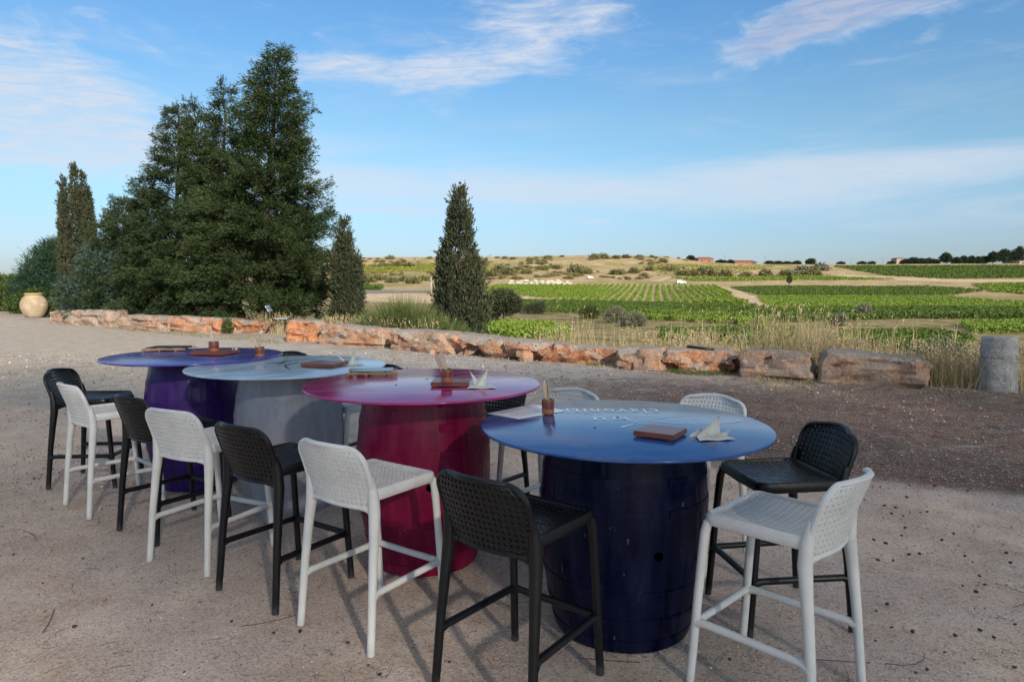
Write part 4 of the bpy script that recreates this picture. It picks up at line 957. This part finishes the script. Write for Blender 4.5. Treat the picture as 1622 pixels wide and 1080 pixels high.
# ------------------------------------------------------------------ barrel tables
def bar_r(t,rt,rb,rm):  # t 0 bottom..1 top
    e=rb+(rt-rb)*t; return e+(rm-(rb+rt)/2)*(1-(2*t-1)**2)
def barrel_table(label,x,y,ztop,Rt,rt,rb,rm,mp,mt,rot):
    r=thing('barrel_table',label,'table',(x,y,0),rot); H=ztop-.014; ns=26
    def rf(a,z):
        g=np.abs(((a*ns/(2*math.pi))%1)-.5)*2; return 1-.0065*np.clip((g-.90)/.10,0,1)+.0015*np.sin(a*7+z*3)
    prof=[(bar_r(t,rt,rb,rm),H*t) for t in np.linspace(0,1,40)]
    MBb=MB().lathe(prof,ns*8,rfun=rf); bo=MBb.build('barrel',mp,r,True,40)
    for t0,t1 in ((.015,.065),(.135,.18),(.285,.32),(.665,.70),(.80,.845),(.925,.975)):
        m=MB(); pr=[]
        for t,o in ((t0,-.004),(t0,.0028),((t0+t1)/2,.0036),(t1,.0028),(t1,-.004)): pr.append((bar_r(t,rt,rb,rm)+o,H*t))
        m.lathe(pr,96,capb=False,capt=False)
        a0=R(-62)
        for da in (-.05,.05):
            t=(t0+t1)/2; rr=bar_r(t,rt,rb,rm)+.0030; m.lathe([(.007,0),(.006,.003),(.002,.0045)],8)   # rivet, moved below
            V=m.v[-1]; a=a0+da-rot; V2=np.stack([rr*math.cos(a)+V[:,2]*math.cos(a)-V[:,0]*math.sin(a),rr*math.sin(a)+V[:,2]*math.sin(a)+V[:,0]*math.cos(a),H*t+V[:,1]],1); m.v[-1]=V2
        t=(t0+t1)/2; rr=bar_r(t,rt,rb,rm)+.0038; a=a0-rot
        m.box((rr*math.cos(a),rr*math.sin(a),H*t),(.004,.10,H*(t1-t0)*.9),Matrix.Rotation(a,3,'Z'),.001)
        ho=m.build('hoop',mp,bo,True,40)
    m=MB(); m.lathe([(Rt-.006,ztop-.0125),(Rt-.002,ztop-.0115),(Rt,ztop-.008),(Rt,ztop-.004),(Rt-.002,ztop-.0008),(Rt-.005,ztop)],160); m.build('table_top',mt,r,True,50)
    for k in range(3):
        a=R(90+k*120)-rot; MB().lathe([(.006,ztop+.0005),(.005,ztop+.0022)],10,.16*math.cos(a),.16*math.sin(a)).build('bolt',M_IRON,r)
    return r,H
TB={}
TB['blue']=(.501,3.02,.905,.640,.335,.30,.372); TB['mag']=(-.491,3.75,.985,.645,.315,.285,.368); TB['grey']=(-1.543,4.68,.972,.660,.30,.285,.365); TB['purp']=(-2.44,5.22,.985,.642,.30,.285,.365)
rb_,HB=barrel_table('dark blue barrel table with white lettering on its glossy blue round top',*TB['blue'],M_BLUE,T_BLUE,0)
rm_,HM=barrel_table('magenta barrel table with a glossy pink-violet round top',*TB['mag'],M_MAG,T_MAG,.4)
rg_,HG=barrel_table('grey barrel table with a pale grey-blue round top and dark script',*TB['grey'],M_GREY,T_GREY,.9)
rp_,HP=barrel_table('violet barrel table with a purple round top, farthest left',*TB['purp'],M_PURP,T_PURP,.2)
def hole(root,key,u,v,H,rad=.019):
    X,Y,zt,Rt,rt,rb,rm=TB[key]
    best=None
    for a in np.linspace(-math.pi,0,400):
        for z in np.linspace(.2,.8,61):
            rr=bar_r(z/H,rt,rb,rm); p=(X+rr*math.cos(a),Y+rr*math.sin(a),z); c,s=math.cos(PITCH),math.sin(PITCH); q=np.array(p)-[0,0,CAM_H]; dz=q[1]*c-q[2]*s
            uu=IW/2+FPX*q[0]/dz; vv=IH/2-FPX*(q[1]*s+q[2]*c)/dz; e=(uu-u)**2+(vv-v)**2
            if best is None or e<best[0]: best=(e,a,z,rr)
    _,a,z,rr=best; m=MB(); m.tube([((rr-.02)*math.cos(a),(rr-.02)*math.sin(a),z),((rr+.0015)*math.cos(a),(rr+.0015)*math.sin(a),z)],rad,20); o=m.build('bung_hole',M_HOLE,root); o.rotation_euler=(0,0,-root.rotation_euler[2]); return o
hole(rb_,'blue',1043,881,HB); hole(rm_,'mag',681,774,HM)
# lettering and strokes on table tops (flat paint, 1 mm proud), in table coordinates
def stroke(root,key,pix,w,m,name='painted_line'):
    X,Y,zt=TB[key][:3]; rot=root.rotation_euler[2]; P_=[px(u,v,zt) for u,v in pix]; P_=np.array([(p[0]-X,p[1]-Y) for p in P_])
    # smooth
    t=np.linspace(0,len(P_)-1,len(P_)*5); 
    def cr(a): 
        o=[]
        for s in t:
            i=min(int(s),len(a)-2); f=s-i; p0,p1,p2,p3=a[max(i-1,0)],a[i],a[i+1],a[min(i+2,len(a)-1)]
            o.append(.5*((2*p1)+(-p0+p2)*f+(2*p0-5*p1+4*p2-p3)*f*f+(-p0+3*p1-3*p2+p3)*f**3))
        return np.array(o)
    Q=cr(P_); T=np.gradient(Q,axis=0); T/=np.linalg.norm(T,axis=1)[:,None]+1e-9; Nn=np.stack([-T[:,1],T[:,0]],1)
    ww=(np.interp(np.linspace(0,1,len(Q)),np.linspace(0,1,len(w)),w) if not np.isscalar(w) else np.full(len(Q),w))[:,None]
    V=[(*q_,zt+.0012) for q_ in Q+Nn*ww]+[(*q_,zt+.0012) for q_ in Q-Nn*ww]; n=len(Q)
    c,s=math.cos(-rot),math.sin(-rot); V=[(c*a-s*b_,s*a+c*b_,z) for a,b_,z in V]
    F=[[n+i,n+i+1,i+1,i] for i in range(n-1)]; me=mesh_np(name,V,F,m)
    if me.polygons[0].normal.z<0: me=mesh_np(name,V,[f[::-1] for f in F],m)
    return obj(name,me,root)
def words(root,key,text,u0,v0,u1,v1,size,m):
    """flat word whose baseline runs from one table point to another"""
    X,Y,zt=TB[key][:3]; rot=root.rotation_euler[2]; a=px(u0,v0,zt); b_=px(u1,v1,zt); d=b_-a
    cu=bpy.data.curves.new('lettering','FONT'); cu.body=text; cu.size=size; cu.align_x='CENTER'; cu.space_character=1.25; cu.offset=.0012
    t=bpy.data.objects.new('lettering_source',cu); COL.objects.link(t); dg=bpy.context.evaluated_depsgraph_get(); me=bpy.data.meshes.new_from_object(t.evaluated_get(dg)); bpy.data.objects.remove(t); me.name='lettering'
    me.materials.clear(); me.materials.append(m); xs=[v.co.x for v in me.vertices]; L=np.linalg.norm(d[:2]); k=L/(max(xs)-min(xs)); ang=math.atan2(d[1],d[0]); mid=(a+b_)/2
    for v in me.vertices:
        x,y=v.co.x*k,v.co.y*1.0; wx=mid[0]-X+x*math.cos(ang)-y*math.sin(ang); wy=mid[1]-Y+x*math.sin(ang)+y*math.cos(ang); c,s=math.cos(-rot),math.sin(-rot); v.co=(c*wx-s*wy,s*wx+c*wy,zt+.0012)
    me.update()
    if me.polygons[0].normal.z<0: me.flip_normals()
    me.polygons.foreach_set('use_smooth',np.zeros(len(me.polygons),bool))
    return obj('lettering',me,root)
words(rb_,'blue','clavoniti',1040,648,896,647,.165,M_INK_W)
words(rb_,'blue','ou',992,661,938,661,.13,M_INK_W)
stroke(rb_,'blue',[(952,660),(975,661),(1000,667),(1012,670),(1032,672)],[.002,.004,.005,.004,.002],M_INK_W)
stroke(rb_,'blue',[(984,677),(995,674),(1006,671)],[.007,.006,.003],M_INK_W)
stroke(rb_,'blue',[(1082,660),(1060,659.5),(1045,662),(1028,663.5),(1040,667.5),(1070,670.5),(1110,671.5),(1145,670),(1165,668),(1172,665)],[.002,.004,.006,.003,.003,.004,.004,.004,.004,.007],M_INK_W)
stroke(rg_,'grey',[(452,574),(444,576),(430,574.2),(422,573.6)],[.006,.010,.004,.002],M_INK_K)
stroke(rg_,'grey',[(482,576.3),(468,575.6),(456,577.5),(452,580),(456,583.5),(462,585.3)],[.002,.004,.007,.009,.006,.002],M_INK_K)
stroke(rg_,'grey',[(440,576),(452,573),(462,571.5),(474,571)],[.010,.006,.004,.002],M_INK_K)
stroke(rg_,'grey',[(478,588.3),(496,588.8)],[.004,.003],M_INK_K)
stroke(rg_,'grey',[(446,571.5),(456,570),(448,570.6)],[.004,.005,.003],M_INK_K)

# ------------------------------------------------------------------ things on the tables
def on(key,u,v,dz=0): p=px(u,v,TB[key][2]+dz); return (float(p[0]),float(p[1]),TB[key][2]+dz+.001)
def quad_on(key,pts): return [px(u,v,TB[key][2]) for u,v in pts]
def board(key,u,v,w,d,deg,label,h=.022,feet=True):
    r=thing('wooden_board',label,'board',on(key,u,v),R(deg),'red wooden boards'); MB().box((0,0,h/2+.004),(w,d,h),bev=.003).build('plank',M_BOARD,r,False)
    m=MB()
    for s in (-1,1): m.box((s*w*.38,0,.0025),(.02,d*.9,.005))
    m.build('foot',M_BOARD_EDGE,r,False); return h+.004
def cup(key,u,v,dz,label,knives,r0=.030,h=.073):
    p=on(key,u,v,dz); r=thing('clay_cup',label,'cup',p,0,'clay cups with wooden knives')
    MB().lathe([(r0*.86,0),(r0*.98,.004),(r0,.018),(r0*1.0,.028)],28,capt=False).build('base',M_CUPBASE,r)
    MB().lathe([(r0*1.0,.0275),(r0*1.01,.045),(r0*1.0,h-.003),(r0*.98,h),(r0*.90,h-.001),(r0*.88,.012)],28,capb=False).build('body',M_CUPTOP,r)
    for i,(az,tilt,lab) in enumerate(knives):
        k=MB(); L=.155; pr=[(0,.0075),(.05,.008),(.085,.011),(.12,.0125),(.14,.010),(.153,.003)]
        V=[(-w_,-.0011,z) for z,w_ in pr]+[(w_,-.0011,z) for z,w_ in pr]+[(-w_,.0011,z) for z,w_ in pr]+[(w_,.0011,z) for z,w_ in pr]; n=len(pr); F=[]
        for a in range(n-1):
            F+=[[a,n+a,n+a+1,a+1],[2*n+a+1,3*n+a+1,3*n+a,2*n+a],[a+1,2*n+a+1,2*n+a,a],[n+a,3*n+a,3*n+a+1,n+a+1]]
        F+=[[0,2*n,3*n,n],[n-1,2*n-1,4*n-1,3*n-1]]
        o=k.add(V,F).build('wooden_knife',M_PALEWOOD,None,False); o.location=(p[0]-math.sin(R(tilt))*.035+.004*i,p[1]+.004*(i-1),p[2]+.014); o.rotation_euler=(R(-6+5*i),R(tilt),R(az)); tag(o,lab,'knife','wooden knives in clay cups')
def napkin(key,u,v,deg,s,label,seed,flaps,group='folded paper napkins'):
    p=on(key,u,v); m=MB(); g=np.random.default_rng(seed)
    # base: slightly curled sheet
    def sheet_(fn,n=8,mm=8):
        V=[fn(i/n,j/mm) for i in range(n+1) for j in range(mm+1)]; F=[[i*(mm+1)+j,(i+1)*(mm+1)+j,(i+1)*(mm+1)+j+1,i*(mm+1)+j+1] for i in range(n) for j in range(mm)]; m.add(V,F)
    sheet_(lambda a,b:((a-.5)*s*1.25*(1-.35*b),(b-.5)*s*.8,.003+.012*s*8*(abs(a-.5)*2)**3*.4*b+.002*math.sin(a*9)))
    for (ax,ay,h,lx,ly,w,tw) in flaps:
        def fl(a,b,ax=ax,ay=ay,h=h,lx=lx,ly=ly,w=w,tw=tw):
            ww=w*(1-b**1.4)+.002; an=tw*b; x=(a-.5)*ww*2*math.cos(an); y=(a-.5)*ww*2*math.sin(an)+.012*math.sin(a*3.1)
            return (ax+x+lx*b**1.3,ay+y+ly*b**1.5,.004+h*b)
        sheet_(fl,6,9)
    o=m.build('paper_napkin',M_PAPER,None,True); o.location=p; o.rotation_euler=(0,0,R(deg)); return tag(o,label,'napkin',group)
def slate(key,u,v,deg,w,d,label,sticks=True):
    r=thing('slate_menu_board',label,'menu board',on(key,u,v),R(deg),'slate menu boards')
    m=MB()
    for y in (-d/2,d/2): m.box((0,y,.013),(w+.05,.016,.012),bev=.002)
    m.build('frame_rail',M_STICK,r,False)
    for x in (-w/2+.02,0,w/2-.02): MB().box((x-.03,0,.004),(.016,d+.03,.0075)).build('batten',M_STICK,r,False)
    MB().box((0,0,.0235),(w,d-.012,.005),bev=.001).build('slate_panel',M_SLATE,r,False); return r
# blue table
hb=board('blue',1046,690,.172,.165,-33,'dark red wooden board on the blue table, left of the napkin')
napkin('blue',1128,694,10,.125,'white paper napkin with one tall peak beside the board on the blue table',3,[(-.01,.01,.085,.045,0,.05,.5),(-.045,.015,.03,.0,.01,.045,-.3),(.03,0,.028,.05,-.01,.03,.2)])
cup('blue',868,656,0,'clay cup standing on the printed paper on the blue table',[(25,-8,'pale wooden knife leaning left in the cup on the blue table'),(80,2,'pale wooden knife upright in the middle of the cup on the blue table'),(140,7,'pale wooden knife leaning right in the cup on the blue table')])
W4=quad_on('blue',[(772,655),(845,640),(896,651),(822,664)]); zt=TB['blue'][2]; c=np.mean(W4,0)
me=mesh_np('paper_menu',[(q_[0]-c[0],q_[1]-c[1],.0016) for q_ in W4]+[(q_[0]-c[0],q_[1]-c[1],.0010) for q_ in W4],[[0,3,2,1],[4,5,6,7],[0,1,5,4],[1,2,6,5],[2,3,7,6],[3,0,4,7]],M_LAMINATE)
pm=thing('paper_menu','white printed menu sheet lying under the clay cup on the blue table','menu',(c[0],c[1],zt)); obj('sheet',me,pm)
m=MB(); e1=(W4[1]-W4[0]); e2=(W4[3]-W4[0])
for j in range(7):
    if j in (2,): continue
    f=.15+.11*j; a=.10+(.06 if j%3==0 else 0); bnd=.55+.3*((j*37)%10)/10
    q0=W4[0]+e1*a+e2*f-c; q1=W4[0]+e1*bnd+e2*f-c; dd=e2/np.linalg.norm(e2)*.0018
    m.add([(*(q0-dd)[:2],.0022),(*(q1-dd)[:2],.0022),(*(q1+dd)[:2],.0022),(*(q0+dd)[:2],.0022)],[[0,1,2,3]])
m.build('print_lines',M_PRINT,pm,False)
# magenta table
hb=board('mag',714,610,.20,.16,0,'red wooden board under the clay cup on the magenta table')
cup('mag',708,606,hb,'clay cup on a red board on the magenta table',[(10,-14,'reddish pale wooden knife leaning left in the cup on the magenta table'),(170,20,'pale wooden knife leaning right in the cup on the magenta table')])
napkin('mag',762,614,8,.13,'pale folded paper napkin with two upright leaves on the magenta table',5,[(-.015,.02,.085,-.045,.03,.016,1.1),(.0,.01,.105,.045,.0,.022,.9)])
slate('mag',590,592,8,.25,.19,'slate menu board with wooden rails at the left of the magenta table')
# grey table
board('grey',515,580,.235,.23,-14,'red wooden board lying on the grey table')
napkin('grey',556,578,15,.15,'white paper napkin with two sharp points beside the board on the grey table',9,[(-.03,.02,.085,-.085,.02,.014,.8),(.01,.01,.085,.01,.0,.020,.8)])
cup('grey',411.5,566,0,'clay cup standing alone on the left of the grey table',[(15,-22,'pale wooden knife leaning far left in the cup on the grey table'),(60,4,'pale wooden knife upright in the cup on the grey table'),(165,17,'pale wooden knife leaning right in the cup on the grey table')],.036,.080)
# violet table
hb=board('purp',341,561,.28,.24,-12,'red wooden board under the clay cup on the violet table')
cup('purp',339,557.5,hb,'clay cup on a red board on the violet table',[(20,-5,'pale wooden knife leaning left in the cup on the violet table'),(120,4,'pale wooden knife standing upright in the cup on the violet table')],.037,.080)
napkin('purp',373,559,0,.07,'small crumpled white paper scrap beside the board on the violet table',12,[(0,0,.045,.01,0,.02,.9),(-.01,.01,.035,-.02,0,.02,-.6)],None)
slate('purp',268,554,4,.30,.22,'slate menu board at the back left of the violet table')

# ------------------------------------------------------------------ loose gravel, needles, cones
def pebbles(name,n,xr,yr,size,m,thr=None):
    X=rng.uniform(*xr,n); Y=yr[0]+(yr[1]-yr[0])*rng.random(n)**1.6; 
    s=size*rng.lognormal(0,.35,n)*(.6+.1*Y); p=np.stack([X,Y,s*.25],1)
    o8=np.array([[1,0,0],[-1,0,0],[0,1,0],[0,-1,0],[0,0,.65],[0,0,-.65]]); f8=np.array([[0,2,4],[2,1,4],[1,3,4],[3,0,4],[2,0,5],[1,2,5],[3,1,5],[0,3,5]])
    V=o8[None]*rng.uniform(.6,1.4,(n,6,3)); a=rng.random(n)*6.28; c,s_=np.cos(a)[:,None],np.sin(a)[:,None]; V=np.stack([V[:,:,0]*c-V[:,:,1]*s_,V[:,:,0]*s_+V[:,:,1]*c,V[:,:,2]],-1)*s[:,None,None]*.5+p[:,None]
    F=(np.arange(n)[:,None,None]*6+f8[None]).reshape(-1,3); return tag(obj(name,mesh_np(name,V.reshape(-1,3),F,m)),kind='stuff')
def pebm(N,b):
    r=island(N); c=N.mix(r,(.12,.09,.08),(.62,.52,.43)); c=N.mix(N.smooth(r,.93,.96),c,(.72,.69,.64)); N.put(b.inputs['Base Color'],c); P(b,rough=.9,spec=.2)
M_PEB=mat('pebble_stone',pebm)
pebbles('gravel',42000,(-4.5,4.5),(1.5,6.5),.0065,M_PEB)
pebbles('gravel',30000,(-14,9),(5.0,15),.011,M_PEB)
def needles(name,n,fn,L,w):
    p=fn(n); a=rng.random(n)*6.28; k=5; t=np.linspace(-.5,.5,k); bend=rng.normal(size=n)*.25; V=[]
    for tt in t:
        x=p[:,0]+np.cos(a+bend*tt*2)*L*tt; y=p[:,1]+np.sin(a+bend*tt*2)*L*tt; z=p[:,2]; sx,sy=-np.sin(a)*w,np.cos(a)*w; V+=[np.stack([x+sx,y+sy,z],1),np.stack([x-sx,y-sy,z+w],1)]
    V=np.stack(V,1).reshape(-1,3); f0=np.array([[2*i,2*i+1,2*i+3,2*i+2] for i in range(k-1)]); F=(np.arange(n)[:,None,None]*2*k+f0[None]).reshape(-1,4)
    return tag(obj(name,mesh_np(name,V,F,M_NEEDLE)),kind='stuff')
def fp(n): return np.stack([rng.uniform(-4,4,n),1.6+5*rng.random(n)**1.4,np.full(n,.010)],1)
needles('pine_needles',1500,fp,.07,.0009); needles('dry_twigs',70,fp,.24,.0018)
def fp2(n):
    p=np.stack([rng.uniform(.5,9,n),rng.uniform(4.8,11,n),np.full(n,.012)],1); return p[(sdist(p[:,0],p[:,1])<0)&(p[:,1]+.36*p[:,0]>6.2)]
def fp2n(n):
    q_=fp2(n*3); 
    while len(q_)<n: q_=np.concatenate([q_,fp2(n)])
    return q_[:n]
needles('pine_needles',5200,fp2n,.11,.0022)
cones=[]
for i in range(3):
    bm=bmesh.new(); bmesh.ops.create_icosphere(bm,subdivisions=2,radius=1)
    for v in bm.verts: f=1+.35*float(vnoise(np.array([list(v.co)]),2.3,i)[0])+.2*math.sin(v.co.z*14); v.co=Vector((v.co.x*.018*f,v.co.y*.011*f,v.co.z*.009*f))
    me=bpy.data.meshes.new('pine_cone'); bm.to_mesh(me); bm.free(); me.materials.append(M_DEBRIS); cones.append(me)
CP=[(1365,790),(1372,795),(1400,800),(1420,805),(1440,812),(1452,815),(1470,812),(1412,812),(1430,818),(1360,806),(1382,862),(1393,890),(1408,958),(1414,890),(1400,860),(1425,852),(1435,838),(1442,880),(1455,880),(1497,861),(1512,850),(1520,868),(1528,885),(1540,893),(1554,916),(1545,942),(1560,925),(1590,930),(1600,890),(1497,1038),(1470,1068),(1442,1002),(1414,998),(1386,1020),(1548,1003),(1605,990),(1607,1060),(1575,1010),(1525,935),(1515,1012),(1365,960),(1385,972),(1398,824),(1440,790),(1490,790),(1530,780),(1570,800),(1600,880),(1365,745),(1480,770),
    (478,1000),(436,1009),(550,1020),(592,1002),(716,1054),(20,882),(134,890),(70,925),(116,995),(240,962),(365,988),(600,1070),(1065,1020),(1160,1050)]
for i,(u,v) in enumerate(CP):
    p=px(u+rng.normal()*2,v+rng.normal()*2); k=rng.uniform(.35,.8)
    for j in range(1): 
        o=obj('pine_cone',cones[i%3]); o.location=(p[0],p[1],.012); o.scale=(k,k,k); o.rotation_euler=(rng.normal()*.3,0,rng.random()*6.28); tag(o,'small dark dry pine cone scale lying on the pale gravel','cone scale','cone scales on the gravel')

# ------------------------------------------------------------------ umbrella pines standing behind the viewpoint: the court lies in their thin shade
L_PINE2=leafm('pine_needles_live',(.014,.032,.016),(.04,.07,.03))
for i,(x,y,n,lab) in enumerate([(4.2,-14.5,620,'umbrella pine behind the viewpoint, at the left of its row'),(8.4,-13.4,600,'umbrella pine behind the viewpoint, second from the left of its row'),(12.6,-14.2,560,'umbrella pine behind the viewpoint, third from the left of its row'),(17.0,-13.6,640,'umbrella pine behind the viewpoint, at the right of its row')]):
    blobtree('umbrella_pine',lab,'tree',(x,y,0),[(0,0,9.6,2.5,2.2,3.3,1),(-1.2,.3,8.4,1.7,1.6,1.8,.4),(1.2,-.2,8.6,1.7,1.6,1.9,.4),(.2,0,11.4,1.9,1.6,1.5,.4)],L_PINE2,n,10,.5,(.28,.035),7.4,'umbrella pines behind the viewpoint',mess=.9,stem_r=.16,shell=.05)
